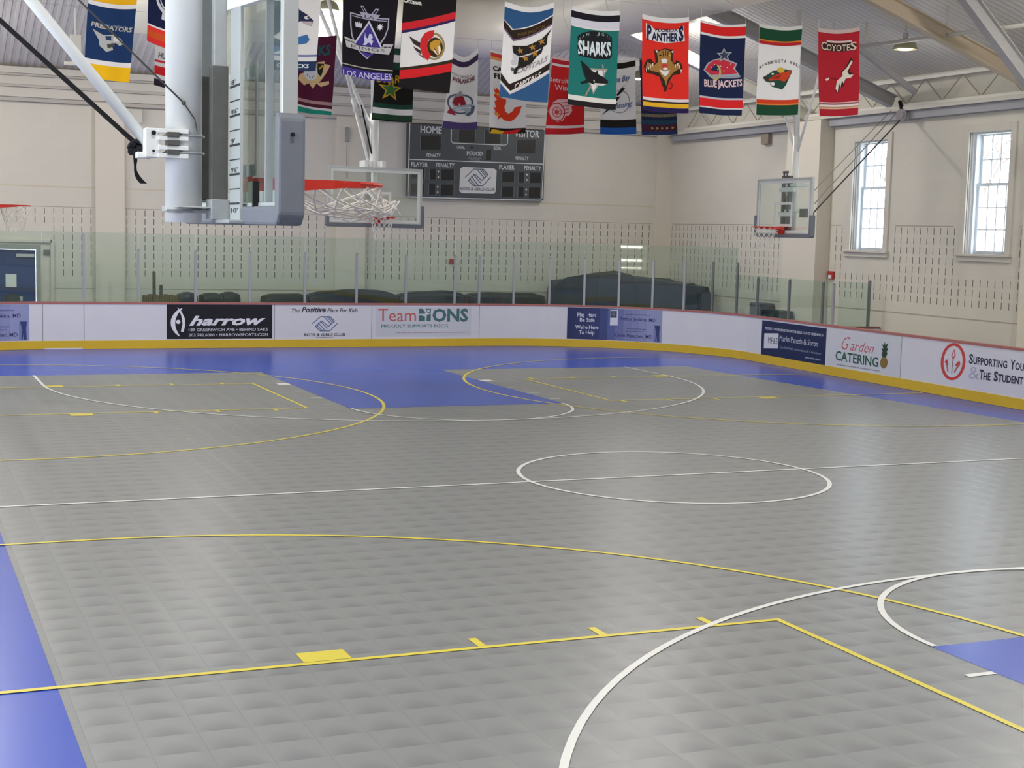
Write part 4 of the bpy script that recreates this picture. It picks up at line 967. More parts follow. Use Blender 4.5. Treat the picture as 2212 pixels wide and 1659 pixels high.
# 10 white flaming C
f = Banner('F10', W, 'white banner with a flaming red letter and yellow and red bottom band'); f.stripes([(0.03,0.075,(206,62,54)),(0.075,0.11,(222,150,80)),(0.93,1.0,(34,30,26))])
p = f.uv(0.0055); p.poly([(0.06,0.945),(0.42,0.965),(0.36,1.0),(0.02,1.0)], (224,176,40)); p.poly([(0.42,0.965),(0.88,0.94),(0.72,1.0),(0.36,1.0)], (212,40,40)); f._merge(p)
t = f.px(cB).splits(); t.text('CALGARY', (685,835), (1060,850), 55, (50,46,46), 0, 0.04); t.text('FLAMES', (700,925), (1040,940), 58, (50,46,46), 0, 0.04)
e = f.px(cB); rd = (222,62,36)
e.poly([(690,1045),(725,1075),(715,1030),(770,1075),(775,1150),(850,1170),(850,1220),(830,1260),(845,1320),(880,1345),(920,1320),(950,1270),(1030,1262),(1005,1340),(950,1410),(900,1440),(830,1425),(790,1390),(740,1425),(755,1375),(705,1360),(715,1320),(690,1270),(720,1280),(705,1200),(735,1180),(690,1130),(715,1110)], rd); e.poly([(740,1090),(760,1110),(750,1140),(725,1120)], (226,170,60)); e.poly([(700,1335),(745,1335),(770,1370),(735,1380)], (226,150,60)); f.finish(lettering=t, emblem=e)
# 11 blue white chevrons
f = Banner('F11', W, 'white banner with blue ends, black chevron bands and a bird emblem')
p = f.uv(); bl = (46,84,128); bkk = (44,32,26)
p.poly([(0,0.055),(0.99,0.055),(0.99,0.12),(0.18,0.26),(0.0,0.185)], bl); p.poly([(0,0.195),(0.16,0.275),(0.99,0.135),(0.99,0.205),(0.2,0.37),(0.0,0.265)], bkk); p.poly([(0,0.265),(0.2,0.37),(0.99,0.205),(0.99,0.222),(0.2,0.39),(0.0,0.285)], (116,92,116))
p.poly([(0,0.745),(0.17,0.85),(1,0.60),(1,0.665),(0.2,0.92),(0.0,0.825)], bkk); p.poly([(0,0.84),(0.19,0.94),(1,0.685),(1,0.70),(0.19,0.955),(0,0.855)], (212,206,214)); p.poly([(0,0.86),(0.19,0.96),(1,0.705),(1,1.0),(0,1.0)], bl); f._merge(p)
t = f.px(cB).splits(); t.text('WASHINGTON', (980,400), (1310,300), 42, (120,96,48), 0.2, 0.0); t.text('CAPITALS', (942,1060), (1265,905), 68, (220,214,214), 0.25, 0.03); t.text('CAPITALS', (970,862), (1345,712), 62, (150,140,146), 0.25, 0.02)
e = f.px(cB)
e.poly([(915,520),(1100,500),(1280,430),(1395,330),(1340,420),(1335,470),(1330,520),(1290,540),(1270,610),(1220,640),(1160,720),(1080,770),(1000,800),(960,870),(930,860),(940,800),(985,760),(990,700),(1000,640),(930,610)], (36,34,32)); e.poly([(930,615),(985,640),(975,740),(920,755),(895,720),(925,690)], (196,196,200)); e.poly([(1000,640),(1160,590),(1270,550),(1250,570),(1160,610),(1010,655)], (206,200,200)); e.poly([(900,790),(935,790),(940,830),(905,830)], (90,90,96))
for x, y in ((1010,570),(1165,525),(1270,470),(1080,660),(1190,605)): e.star(x, y, 46, 19, (176,124,52), 5, -100)
f.finish(lettering=t, emblem=e)
# 12 red winged wheel
f = Banner('F12', (204,38,40), 'red banner with a white winged wheel emblem'); f.stripes([(0.0,0.03,(226,196,190)),(0.03,0.075,(186,40,62)),(0.085,0.115,W),(0.885,0.92,(226,206,206)),(0.965,1.0,(190,38,54))])
t = f.px(cB).splits(); t.text('Detroit Red', (1345,975), (1740,975), 62, (226,196,196), 0, 0.01); t.text('Wings', (1425,1062), (1650,1062), 62, (226,196,196), 0, 0.01)
e = f.px(cB); pk = (222,182,184); dr = (196,60,66)
e.poly([(1345,1330),(1400,1220),(1460,1175),(1560,1165),(1700,1160),(1690,1240),(1630,1250),(1640,1310),(1600,1370),(1560,1370),(1520,1430),(1455,1450),(1385,1420)], pk); e.ring(1450,1330,100,115,14,dr); e.ring(1450,1330,55,65,8,dr,20); e.star(1450,1330,52,14,dr,6)
for k in range(4): e.line([(1500,1215+k*45),(1600,1200+k*42)], 8, dr)
f.finish(lettering=t, emblem=e)
# 13 teal
f = Banner('F13', (32,116,110), 'teal banner with white block letters and a black fish emblem'); f.stripes([(0.0,0.045,W),(0.045,0.112,(30,26,36)),(0.112,0.185,(214,212,224)),(0.185,0.2,W),(0.895,0.945,(220,218,212)),(0.945,1.0,(34,30,32))])
t = f.px(cB).splits(); t.poly([(1705,470),(1700,420),(1760,370),(1860,345),(1960,350),(2060,385),(2115,440),(2115,660),(2085,690),(1900,680),(1720,650),(1700,620)], (30,32,36)); t.text('SHARKS', (1705,632), (2100,655), 165, (216,228,232), 0, 0.04)
for k in range(8): t.poly([(1712+k*48,650+k*2),(1736+k*48,612+k*2),(1756+k*48,651+k*2)], (30,32,36))
t.arc('SAN JOSE', 1905, 520, 195, 130, 205, 338, 34, 34, (176,190,192), 0.0)
e = f.px(cB); e.poly([(1760,790),(2070,805),(1880,1115)], (160,156,146)); e.poly([(1800,815),(2040,825),(1880,1080)], W); e.line([(2000,755),(2015,900)], 18, (150,150,146)); e.line([(1790,1130),(1850,1010)], 20, (150,140,120))
e.poly([(1735,700),(1800,760),(1870,830),(1910,850),(1930,815),(1945,870),(2000,900),(2065,950),(2068,985),(2020,1000),(1960,985),(1890,995),(1830,970),(1740,990),(1735,970),(1800,940),(1770,860)], (30,30,32)); e.poly([(1890,975),(2000,985),(2060,992),(2000,1010),(1900,1000)], (214,210,206)); e.ell(1890,950,9,14,(190,186,182),10); f.finish(lettering=t, emblem=e)
# 14 white black bolt
f = Banner('F14', W, 'white banner with a black lightning bolt and black and blue bottom bands'); f.stripes([(0.04,0.115,(34,30,22)),(0.795,0.90,(34,32,28)),(0.90,0.99,(34,86,164))])
t = f.px(cC).splits(); t.text('Tampa Bay', (590,985), (895,940), 70, (88,104,150), 0.3, 0.02); t.text('Lightning', (600,1300), (925,1250), 62, (110,126,170), 0.3, 0.02)
e = f.px(cC); e.ring(760,1200,130,140,8,(120,130,150)); e.poly([(850,985),(775,1035),(800,1030),(830,1040),(720,1150),(775,1130),(715,1210),(745,1225),(560,1370),(620,1300),(690,1240),(660,1250),(740,1130),(720,1120),(780,1040)], (36,36,36)); f.finish(lettering=t, emblem=e)
# 15 red leaping cat
f = Banner('F15', (224,48,38), 'bright red banner with a tan leaping cat emblem'); f.stripes([(0.0,0.05,W),(0.855,0.885,(228,216,220)),(0.885,0.905,(56,40,30)),(0.905,0.95,(228,176,44)),(0.95,1.0,(36,30,78))])
t = f.px(cC).splits(); t.poly([(1078,265),(1150,290),(1180,330),(1480,330),(1475,300),(1530,300),(1545,480),(1300,490),(1085,450)], W); nv = (32,38,76); t.text('P', (1095,450), (1150,455), 165, nv, 0, 0.05); t.text('ANTHER', (1150,458), (1465,472), 95, nv, 0, 0.04); t.text('S', (1470,470), (1530,465), 165, nv, 0, 0.05); t.text('FLORIDA', (1190,352), (1460,360), 38, nv, 0, 0.02)
e = f.px(cC); tn = (168,122,64); dk = (56,38,26)
e.poly([(1180,570),(1240,575),(1300,550),(1360,565),(1408,570),(1395,640),(1400,720),(1440,740),(1430,700),(1470,710),(1500,740),(1520,800),(1490,870),(1400,880),(1345,960),(1325,1020),(1305,1085),(1285,1080),(1280,1030),(1262,1000),(1240,900),(1150,865),(1075,860),(1055,780),(1085,720),(1110,690),(1150,690),(1165,720),(1200,740),(1190,640)], dk)
e.poly([(1210,600),(1300,560),(1380,600),(1375,700),(1420,760),(1480,730),(1490,800),(1400,850),(1330,930),(1310,1010),(1290,940),(1235,850),(1150,830),(1080,800),(1100,730),(1180,760),(1225,720)], tn)
e.poly([(1235,810),(1300,835),(1360,815),(1330,870),(1300,895),(1260,860)], W); e.poly([(1255,690),(1290,675),(1330,690),(1320,730),(1265,730)], W); e.poly([(1260,745),(1330,745),(1325,800),(1275,805)], (196,60,54)); e.ell(1302,802,30,16,W,12); e.poly([(1190,575),(1218,585),(1205,610)], W); e.poly([(1378,590),(1405,580),(1395,615)], W); e.ell(1245,640,14,10,(40,30,24),10); e.ell(1352,640,14,10,(220,180,60),10)
for x, y in ((1085,840),(1110,820),(1135,790),(1160,770),(1425,780),(1455,770),(1480,800),(1495,850)): e.poly([(x-8,y-30),(x+8,y-30),(x,y+20)], (238,226,206))
e.line([(1270,590),(1275,650)], 8, dk); e.line([(1300,575),(1302,640)], 8, dk); e.line([(1330,590),(1326,650)], 8, dk); e.line([(1330,1050),(1370,1040),(1380,990),(1350,960)], 8, dk); f.finish(lettering=t, emblem=e)
# 16 dark navy patterned
f = Banner('F16', (34,44,74), 'dark navy banner with small gold triangles, behind the bright red one'); f.stripes([(0.0,0.03,(120,90,60)),(0.72,0.76,(110,104,84)),(0.80,0.86,(36,66,88)),(0.86,0.955,(70,36,56)),(0.955,1.0,(36,54,100))])
e = f.uv(0.006)
for k in range(6): e.poly([(0.10+k*0.15,0.89),(0.17+k*0.15,0.908),(0.10+k*0.15,0.93)], (190,160,80))
e.ring(0.5,0.4,0.3,0.17,0.05,(110,104,84)); t = f.uv(0.006); t.text('THRASHERS', (0.08,0.755), (0.92,0.755), 0.03, (150,138,110)); f.finish(emblem=e, lettering=t)
# 17 navy star
f = Banner('F17', (26,36,70), 'navy banner with red bands and a silver star emblem'); f.stripes([(0.0,0.025,W),(0.025,0.125,(214,36,38)),(0.125,0.15,W),(0.81,0.83,(190,190,206)),(0.83,0.92,(216,38,42)),(0.92,0.935,(214,206,210))])
t = f.px(cD).splits(); t.text('BLUE JACKETS', (210,975), (640,975), 78, (226,196,200), 0, 0.035); t.text('COLUMBUS', (415,868), (610,872), 22, (140,140,160))
e = f.px(cD); sv = (164,166,176); rd = (196,50,66)
e.poly([(205,790),(240,720),(300,670),(380,640),(460,640),(585,710),(560,770),(625,870),(560,880),(400,870),(330,895),(270,860)], sv); e.poly([(222,790),(260,720),(330,665),(440,655),(565,715),(540,765),(585,825),(430,830),(350,830),(290,840)], rd); e.poly([(275,770),(340,720),(400,735),(395,790),(310,790)], (34,44,78)); e.ring(350,800,62,95,22,(186,172,110),16,-70,140); e.star(445,605,92,40,sv,5,-92); e.star(445,605,62,28,(60,66,86),5,-92)
for k in range(9): e.star(260+k*36, 700+((k*53) % 90), 10, 4, W)
f.finish(lettering=t, emblem=e)
# 18 white bear head
f = Banner('F18', W, 'white banner with green ends and a green and red animal head emblem'); gr = (24,70,46)
f.stripes([(0.0,0.04,(206,206,200)),(0.04,0.165,gr),(0.165,0.18,(206,122,40)),(0.18,0.215,(178,36,42)),(0.825,0.87,(204,64,32)),(0.87,0.885,(222,130,60)),(0.885,1.0,gr)])
t = f.px(cD).splits(); t.arc('MINNESOTA WILD', 1085, 1010, 330, 320, 227, 312, 34, 26, (60,56,52), 0.01)
e = f.px(cD); e.poly([(890,870),(945,830),(1000,785),(1050,780),(1080,745),(1120,770),(1220,785),(1215,820),(1180,890),(1150,950),(1100,1005),(1040,985),(980,970),(965,940),(990,930),(920,915)], (40,74,62)); e.ell(1085,780,46,32,(206,172,66)); e.poly([(945,890),(1000,845),(1100,805),(1215,790),(1190,860),(1130,915),(1060,890),(960,905)], (196,66,34)); e.poly([(950,880),(1050,840),(1090,830),(1060,880)], (150,44,36)); e.ell(992,940,20,22,W,12); e.ell(990,825,14,12,(220,214,196),10); e.poly([(895,870),(940,850),(945,890),(915,905)], (70,50,50)); f.finish(lettering=t, emblem=e)
# 19 brick red
f = Banner('F19', (166,30,44), 'brick red banner with a howling animal emblem, rightmost of the row'); f.stripes([(0.0,0.045,(190,170,164)),(0.838,0.85,(214,170,180)),(0.85,0.868,(140,90,90)),(0.868,0.89,(222,206,206)),(0.89,0.905,(176,140,110)),(0.905,0.918,(214,170,150))])
t = f.px(cD).splits(); t.poly([(1540,490),(1600,465),(1880,465),(1945,500),(1940,560),(1560,560)], (62,34,32)); t.rect(1605,440,1890,462,(206,190,186)); t.text('C', (1540,556), (1605,556), 92, (206,196,176), 0, 0.01); t.text('OYOTE', (1605,556), (1870,556), 72, (206,196,176), 0, 0.01); t.text('S', (1872,556), (1945,556), 92, (206,196,176), 0, 0.01)
e = f.px(cD); cm = (214,204,190)
e.poly([(1880,640),(1905,680),(1870,760),(1860,800),(1905,830),(1880,870),(1820,890),(1800,960),(1770,990),(1775,930),(1740,1035),(1720,1030),(1710,980),(1730,900),(1790,840),(1780,790),(1815,770),(1840,720)], (60,28,34)); e.poly([(1885,672),(1898,690),(1855,770),(1840,800),(1860,840),(1905,835),(1880,870),(1820,880),(1800,935),(1785,900),(1765,985),(1752,920),(1735,1035),(1712,990),(1730,900),(1790,845),(1790,800),(1830,760)], cm); e.poly([(1590,890),(1635,865),(1630,890),(1605,915)], cm); e.line([(1660,870),(1720,880)], 14, (120,26,38)); f.finish(lettering=t, emblem=e)
# support lines of the banners
for Y, z, nm in ((5.6, 6.34, 'front'), (10.9, 6.33, 'back')):
    b = MB(); b.tube([(-9.6, Y, z+0.06)]+[(x, Y, z+0.0006*(x*x)) for x in range(-8, 10, 2)]+[(9.6, Y, z+0.06)], 0.003, M_GREYBEAM, 6)
    tag(b.build('banner_cable'), 'thin cable carrying the %s row of banners' % nm, 'cable')

# ------------------------------------------------------------------ basketball goals
def goal(c, f, z0, label, hi=False, mast_top=8.0, back=0.30, netmode='hang', braces=(), mast_r=0.075, grp='hanging basketball goals', mast_side=0.0):
    """c: centre of the board face on the floor plan, f: facing direction, z0: lower edge of the board"""
    f = Vector(f); r = Vector((f.y, -f.x, 0)); c = Vector((c[0], c[1], 0)); U = Vector((0,0,1))
    P3 = lambda a, d, z: c+r*a+f*d+U*z       # a across, d in front, z height
    t = thing('basketball_goal', (c.x, c.y, z0), label, 'basketball goal', grp)
    def obx(b, a0, a1, d0, d1, z0_, z1_, m):
        vs = [P3(a, d, z) for a in (a0, a1) for d in (d0, d1) for z in (z0_, z1_)]
        b.add(vs, [(0,1,3,2),(4,6,7,5),(0,4,5,1),(2,3,7,6),(0,2,6,4),(1,5,7,3)], m)
    hw, hh = 0.915, 1.067
    b = MB(); fw = 0.045
    for a0, a1 in ((-hw, -hw+fw), (hw-fw, hw)): obx(b, a0, a1, -0.06, 0.0, z0, z0+hh, M_ALU)
    obx(b, -hw+fw, hw-fw, -0.06, 0.0, z0, z0+fw, M_ALU); obx(b, -hw+fw, hw-fw, -0.06, 0.0, z0+hh-fw, z0+hh, M_ALU); b.build('backboard_frame', t, bevel=0.004)
    b = MB(); obx(b, -hw+fw, hw-fw, -0.022, -0.010, z0+fw, z0+hh-fw, M_BBGLASS); gp = b.build('backboard_glass', t)
    b = MB(); M_MK = mat('board_marking', (226,228,226), 0.5)
    x0, x1, za, zb, lw_ = -0.305, 0.305, z0+0.16, z0+0.62, 0.05
    for q in ((x0,x1,za,za+lw_),(x0,x1,zb-lw_,zb),(x0,x0+lw_,za+lw_,zb-lw_),(x1-lw_,x1,za+lw_,zb-lw_)): obx(b, q[0], q[1], -0.010, -0.008, q[2], q[3], M_MK)
    e = 0.05
    for q in ((-hw+fw,hw-fw,z0+fw,z0+fw+e),(-hw+fw,hw-fw,z0+hh-fw-e,z0+hh-fw),(-hw+fw,-hw+fw+e,z0+fw+e,z0+hh-fw-e),(hw-fw-e,hw-fw,z0+fw+e,z0+hh-fw-e)): obx(b, q[0], q[1], -0.010, -0.008, q[2], q[3], M_MK)
    b.build('target_square', gp)
    b = MB(); pt = 0.055
    prof = [(-hw-pt+0.01,z0+0.355),(-hw-pt+0.01,z0-pt+0.05),(-hw-pt+0.035,z0-pt+0.022),(-hw+0.0,z0-pt+0.01),(hw,z0-pt+0.01),(hw+pt-0.035,z0-pt+0.022),(hw+pt-0.01,z0-pt+0.05),(hw+pt-0.01,z0+0.355),(hw+pt-0.03,z0+0.375),(hw-0.02,z0+0.375),(hw-0.02,z0+0.03),(-hw+0.02,z0+0.03),(-hw+0.02,z0+0.375),(-hw-pt+0.03,z0+0.375)]
    n_ = len(prof); vs = [P3(a, -0.085, z) for a, z in prof]+[P3(a, 0.02, z) for a, z in prof]
    fs = [(i, (i+1) % n_, n_+(i+1) % n_, n_+i) for i in range(n_)]
    for o_, fl in ((0, False), (n_, True)):
        for q in ((0,1,11,12),(12,13,0),(1,2,3,11),(3,4,10,11),(4,5,6,10),(6,7,9,10),(7,8,9)): fs.append(tuple(o_+i for i in (q[::-1] if fl else q)))
    b.add(vs, fs, M_PAD)
    tag(b.build('edge_padding', t, bevel=0.02), 'grey edge padding')
    zr_ = z0+0.145; R_ = 0.228
    b = MB(); obx(b, -0.09, 0.09, 0.0, 0.02, zr_-0.13, zr_+0.02, M_RED); obx(b, -0.075, 0.075, 0.02, 0.17, zr_-0.03, zr_+0.005, M_RED)
    for s_ in (-1, 1): b.bar(P3(s_*0.06, 0.02, zr_-0.11), P3(s_*0.05, 0.15, zr_-0.015), 0.012, 0.012, M_RED)
    ct = 0.15+R_+0.01
    for s_ in (-1, 1):
        vs = []
        for a, d, zl, zh in ((0.10,0.02,-0.05,0.012),(0.19,0.16,-0.042,0.011),(0.233,0.34,-0.026,0.010),(0.225,0.46,-0.012,0.008)):
            for k in (0.0, 0.006): vs += [P3(s_*(a+k), d, zr_+zl), P3(s_*(a+k), d, zr_+zh)]
        fs = []
        for i in range(3):
            o_ = 4*i
            for p_, q_ in ((0,1),(1,3),(3,2),(2,0)): fs.append((o_+p_, o_+q_, o_+4+q_, o_+4+p_))
        fs += [(0,2,3,1), (12,13,15,14)]
        b.add(vs, fs, M_RED)
    b.tube([P3(R_*math.cos(2*math.pi*i/28), ct+R_*math.sin(2*math.pi*i/28), zr_) for i in range(28)], 0.0095, M_RED, 8, closed=True)
    tag(b.build('rim', t, smooth=False), 'red rim')
    # net
    b = MB(); nn, lv = 12, 6
    rings = []
    for k in range(lv+1):
        tt = k/lv; ring_ = []
        for i in range(nn):
            a = 2*math.pi*(i+0.5*(k % 2))/nn
            if netmode == 'hang':
                rr = R_*(1-0.45*tt**0.8); ring_.append(P3(rr*math.cos(a), ct+rr*math.sin(a), zr_-0.012-0.40*tt))
            else:    # net flipped up and bunched towards the front of the rim
                rr = R_*(1-0.62*tt); x = rr*math.cos(a); d = ct+rr*math.sin(a)+0.24*tt**1.1
                zz = zr_-0.012-0.085*math.sin(math.pi*min(1, tt*1.05))-0.055*tt-0.05*math.cos(a*2+k)*tt*(1-tt)
                ring_.append(P3(x, d, zz))
        rings.append(ring_)
    th = 0.0042 if netmode == 'hang' else 0.0036
    for k in range(lv):
        for i in range(nn):
            j = (i+1) % nn if k % 2 else (i-1) % nn
            b.tube([rings[k][i], rings[k+1][i]], th, M_NET, 4, caps=False); b.tube([rings[k][i], rings[k+1][j]], th, M_NET, 4, caps=False)
    if netmode != 'hang':
        rnd = random.Random(3)
        for i in range(26):
            p0 = rings[rnd.randint(2, lv)][rnd.randint(0, nn-1)]; p1 = rings[rnd.randint(3, lv)][rnd.randint(0, nn-1)]
            mid = (p0+p1)/2+Vector((rnd.uniform(-.03,.03), rnd.uniform(-.03,.03), -rnd.uniform(0.0,.05)))
            b.tube([p0, mid, p1], th, M_NET, 4, caps=False)
        b.tube([rings[0][2], P3(0.12, 0.3, zr_-0.11), P3(0.05, 0.5, zr_-0.13), P3(-0.03, 0.66, zr_-0.14)], 0.006, M_NET, 5)
        b.tube([P3(0.0, 0.62, zr_-0.05), P3(-0.02, 0.70, zr_-0.09), P3(-0.05, 0.735, zr_-0.13)], 0.006, M_NET, 5)
    tag(b.build('net', t), 'white cord net')
    return t, P3, obx
# far centre goal
t, P3, obx = goal((0.0, 11.5), (0, -1, 0), 2.865, 'far centre basketball goal with glass board in front of the scoreboard', mast_r=0.08)
b = MB(); b.tube([(0.10, 11.95, 3.95), (0.10, 11.97, 4.95)], 0.088, M_STEELW, 14); b.tube([(0.09, 11.97, 4.95), (0.07, 12.0, 8.0)], 0.062, M_STEELW, 14); b.tube([(0.10,11.95,2.95),(0.10,11.95,3.95)], 0.05, M_STEELW, 10); b.build('mast', t, smooth=True)
b = MB(); b.tube([(0.08, 11.97, 4.6), (-0.30, 12.3, 5.6), (-0.9, 12.8, 7.2)], 0.04, M_STEELW, 10); b.build('brace_pipe', t, smooth=True)
b = MB(); b.tube([(-0.10, 11.6, 3.93), (-0.335, 11.75, 4.95)], 0.026, M_STEELW, 10); b.tube([(-0.335, 11.75, 4.95), (-0.385, 11.78, 5.2)], 0.042, M_STEELW, 10); b.tube([(-0.385, 11.78, 5.2), (-0.85, 12.1, 7.2)], 0.034, M_STEELW, 10); b.build('brace_pipe', t, smooth=True)
b = MB(); b.tube([(0.03, 11.9, 4.2), (-0.16, 11.98, 5.1)], 0.016, M_BLACK, 6); b.build('lift_cable', t)
b = MB(); obx(b, -0.20, 0.20, -0.30, -0.06, 3.89, 3.94, M_STEELW)
for a in (-0.17, 0.17): obx(b, a-0.035, a+0.035, -0.40, -0.06, 3.94, 4.06, M_STEELW)
obx(b, -0.17, 0.17, -0.44, -0.38, 3.96, 4.06, M_STEELW); obx(b, -0.06, 0.06, -0.4, -0.06, 3.02, 3.10, M_STEELW); obx(b, -0.06, 0.06, -0.4, -0.06, 3.60, 3.66, M_STEELW); b.build('mounting_bracket', t, bevel=0.004)
# right goal
t, P3, obx = goal((7.15, 8.78), (-1, 0, 0), 2.865, 'basketball goal near the right wall windows')
b = MB(); b.tube([(7.55, 9.02, 2.95), (7.55, 9.02, 4.75)], 0.062, M_STEELW, 14); b.tube([(7.55, 9.02, 4.75), (7.55, 9.13, 7.1)], 0.055, M_STEELW, 14); b.build('mast', t, smooth=True)
b = MB(); b.tube([(7.55, 9.06, 4.5), (7.55, 9.42, 5.1), (7.55, 10.3, 6.6)], 0.022, M_STEELW, 8); b.build('brace_pipe', t, smooth=True)
b = MB(); b.tube([(7.56, 8.98, 4.45), (7.56, 8.45, 5.68), (7.56, 8.0, 6.75)], 0.024, M_STEELW, 8); b.build('brace_pipe', t, smooth=True)
b = MB(); obx(b, 0.10, 0.17, -0.14, -0.07, 2.9, 3.98, M_DKSTEEL); obx(b, -0.09, -0.02, -0.14, -0.07, 2.9, 3.98, M_DKSTEEL); obx(b, 0.02, 0.10, -0.20, -0.13, 2.95, 3.6, M_GREYBEAM); obx(b, -0.24, 0.24, -0.12, -0.06, 3.22, 3.30, M_STEELW); obx(b, -0.24, 0.24, -0.12, -0.06, 3.68, 3.76, M_STEELW)
obx(b, -0.32, 0.05, -0.45, -0.07, 3.30, 3.35, M_STEELW); obx(b, -0.32, 0.05, -0.45, -0.07, 3.78, 3.83, M_STEELW); b.build('height_adjuster', t)
b = MB(); obx(b, -0.62, -0.44, -0.24, -0.08, 3.20, 3.36, M_DKSTEEL); b.build('winch_box', t)
for q in ((0.05, 0.03), (0.15, 0.03)):
    b = MB(); b.tube([P3(q[0], -0.1, 3.93), P3(q[0], -0.1, 4.03)], 0.018, M_DKSTEEL, 8); b.tube([P3(q[0], -0.1, 4.03), P3(q[0], -0.1, 4.07)], 0.03, M_DKSTEEL, 8); b.build('top_bolt', t)
# far left goal, mostly out of frame
t, P3, obx = goal((-6.98, 8.95), (1, 0, 0), 2.865, 'basketball goal at the left edge, only its red rim in view')
b = MB(); b.tube([(-7.4, 8.95, 2.95), (-7.4, 8.95, 7.2)], 0.06, M_STEELW, 14); b.build('mast', t, smooth=True)
# near left goal
ZB = 2.825
t, P3, obx = goal((-6.995, -8.485), (1, 0, 0), ZB, 'large basketball goal close by at upper left, seen from behind its board', netmode='flip')
b = MB(); b.tube([(-7.25, -8.47, 2.785), (-7.25, -8.47, 7.3)], 0.077, M_STEELW, 28); b.build('mast', t, smooth=True)
b = MB()
for y, xo in ((-8.27, -0.005), (-8.565, 0.0)):
    b.box(-7.145+xo, -7.09+xo, y-0.026, y+0.026, ZB+0.05, 4.1, M_GALV)
b.build('outer_channels', t, bevel=0.003)
b = MB()
for y, xo, zt in ((-8.27, -0.005, 3.425), (-8.565, 0.0, 3.445)):
    b.box(-7.155+xo, -7.085+xo, y-0.031, y+0.031, 2.885, zt, M_DKSTEEL)
tag(b.build('inner_tubes', t, bevel=0.003), 'dark grey sliding tubes')
b = MB(); b.box(-7.16, -7.06, -8.62, -8.50, 2.80, 2.885, M_GALV); b.box(-7.30, -7.06, -8.30, -8.22, 2.83, 2.85, M_GALV); b.box(-7.30, -7.06, -8.60, -8.22, 2.845, 2.853, M_GALV); b.box(-7.14, -7.06, -8.86, -8.6, 2.785, 2.80, M_GALV); b.build('lower_bracket', t, bevel=0.003)
b = MB(); M_SCALE = mat('scale_strip', (178,182,180), 0.5); b.box(-7.085, -7.072, -8.82, -8.63, 2.80, 4.0, M_SCALE); sc_ = b.build('scale_strip', t)
b = MB(); M_TK = mat('scale_ink', (40,42,42), 0.6)
zt0 = 3.40; k = 0
for k in range(9):
    zz = 3.352-0.0605*k; hh2 = 0.0042 if k % 2 == 0 else 0.002
    b.box(-7.088, -7.085, -8.815, -8.635, zz-hh2, zz+hh2, M_TK)
b.build('scale_marks', sc_)
pr_ = Print(lambda y, z: (y, z), lambda y, z, h: Vector((-7.0875-h, y, z)), lift=0.0, step=0.0, fabric=False)
for tx, zz in (("8'", 3.36), ("8'6\"", 3.239), ("9'", 3.118), ("9'6\"", 2.997), ("10'", 2.83)):
    vs, fs = text_tris(tx); xa, xb = min(v[0] for v in vs), max(v[0] for v in vs); kx = (0.07 if len(tx) == 2 else 0.13)/(xb-xa)
    pr_._emit([(-8.66-(v[0]-xa)*kx, zz+v[1]*0.028) for v in vs], fs, (50,52,52))
pr_.done('scale_numbers', sc_)
b = MB(); b.bar((-7.08, -8.60, 3.70), (-7.05, -9.36, 3.665), 0.03, 0.05, M_STEELW); tag(b.build('board_arm', t, bevel=0.003), 'white diagonal arm')
b = MB(); b.box(-7.07, -7.055, -9.0, -8.90, ZB+0.045, ZB+0.13, mat('green_box', (70,82,60), 0.7)); b.box(-7.075, -7.05, -9.02, -9.0, ZB+0.0, ZB+0.13, M_BLACK); b.build('winch_box', t)
b = MB(); b.bar((-7.032, -9.10, ZB+0.04), (-7.032, -9.10, ZB+1.02), 0.012, 0.03, M_GALV); b.build('glass_edge_bar', t)
b = MB(); b.tube([(-7.03, -9.455, 3.118), (-7.03, -9.462, 3.118)], 0.0085, M_BLACK, 12); b.build('padding_bolt', t)
# brace pipe, clamps and the black strap
b = MB(); b.tube([(-7.40, -8.45, 3.118), (-7.875, -8.42, 3.69), (-9.1, -8.35, 5.17), (-10.55, -8.3, 6.1)], 0.024, M_STEELW, 16); b.build('brace_pipe', t, smooth=True)
b = MB()
for zz in (3.165, 3.135, 3.095, 3.062): b.box(-7.37, -7.245, -8.56, -8.535, zz-0.009, zz+0.009, M_STEELW)
for zz in (3.15, 3.078): b.tube([(-7.25+0.084*math.cos(a*math.pi/12), -8.47+0.084*math.sin(a*math.pi/12), zz) for a in range(24)], 0.006, M_GALV, 6, closed=True)
for zz in (3.15, 3.117, 3.078): b.box(-7.335, -7.285, -8.57, -8.53, zz-0.011, zz+0.011, M_DKSTEEL)
b.box(-7.42, -7.36, -8.545, -8.40, 3.055, 3.175, M_STEELW); b.box(-7.45, -7.40, -8.52, -8.45, 3.05, 3.075, M_STEELW); b.tube([(-7.39, -8.55, 3.155), (-7.39, -8.56, 3.155)], 0.010, M_BLACK, 10); b.tube([(-7.39, -8.55, 3.08), (-7.39, -8.556, 3.08)], 0.006, M_BLACK, 10); b.build('pole_clamp', t, bevel=0.002)
b = MB(); b.tube([(-7.25+0.080*math.cos(a*math.pi/12), -8.47+0.080*math.sin(a*math.pi/12), 2.832) for a in range(24)], 0.006, M_GALV, 6, closed=True); b.bar((-7.335, -8.545, 2.832), (-7.06, -8.545, 2.832), 0.012, 0.014, M_GALV); b.build('lower_clamp', t)
b = MB(); b.tube([(-7.265, -8.55, 3.285), (-7.22, -8.556, 3.22), (-7.21, -8.556, 3.17)], 0.003, M_CABLE, 5); b.tube([(-7.265, -8.552, 3.285), (-7.715, -8.5, 3.71), (-9.2, -8.3, 5.1), (-10.6, -8.2, 6.1)], 0.0042, M_CABLE, 6); b.tube([(-7.268, -8.55, 3.287), (-7.262, -8.553, 3.281)], 0.009, M_CABLE, 8); b.build('lift_cable', t)
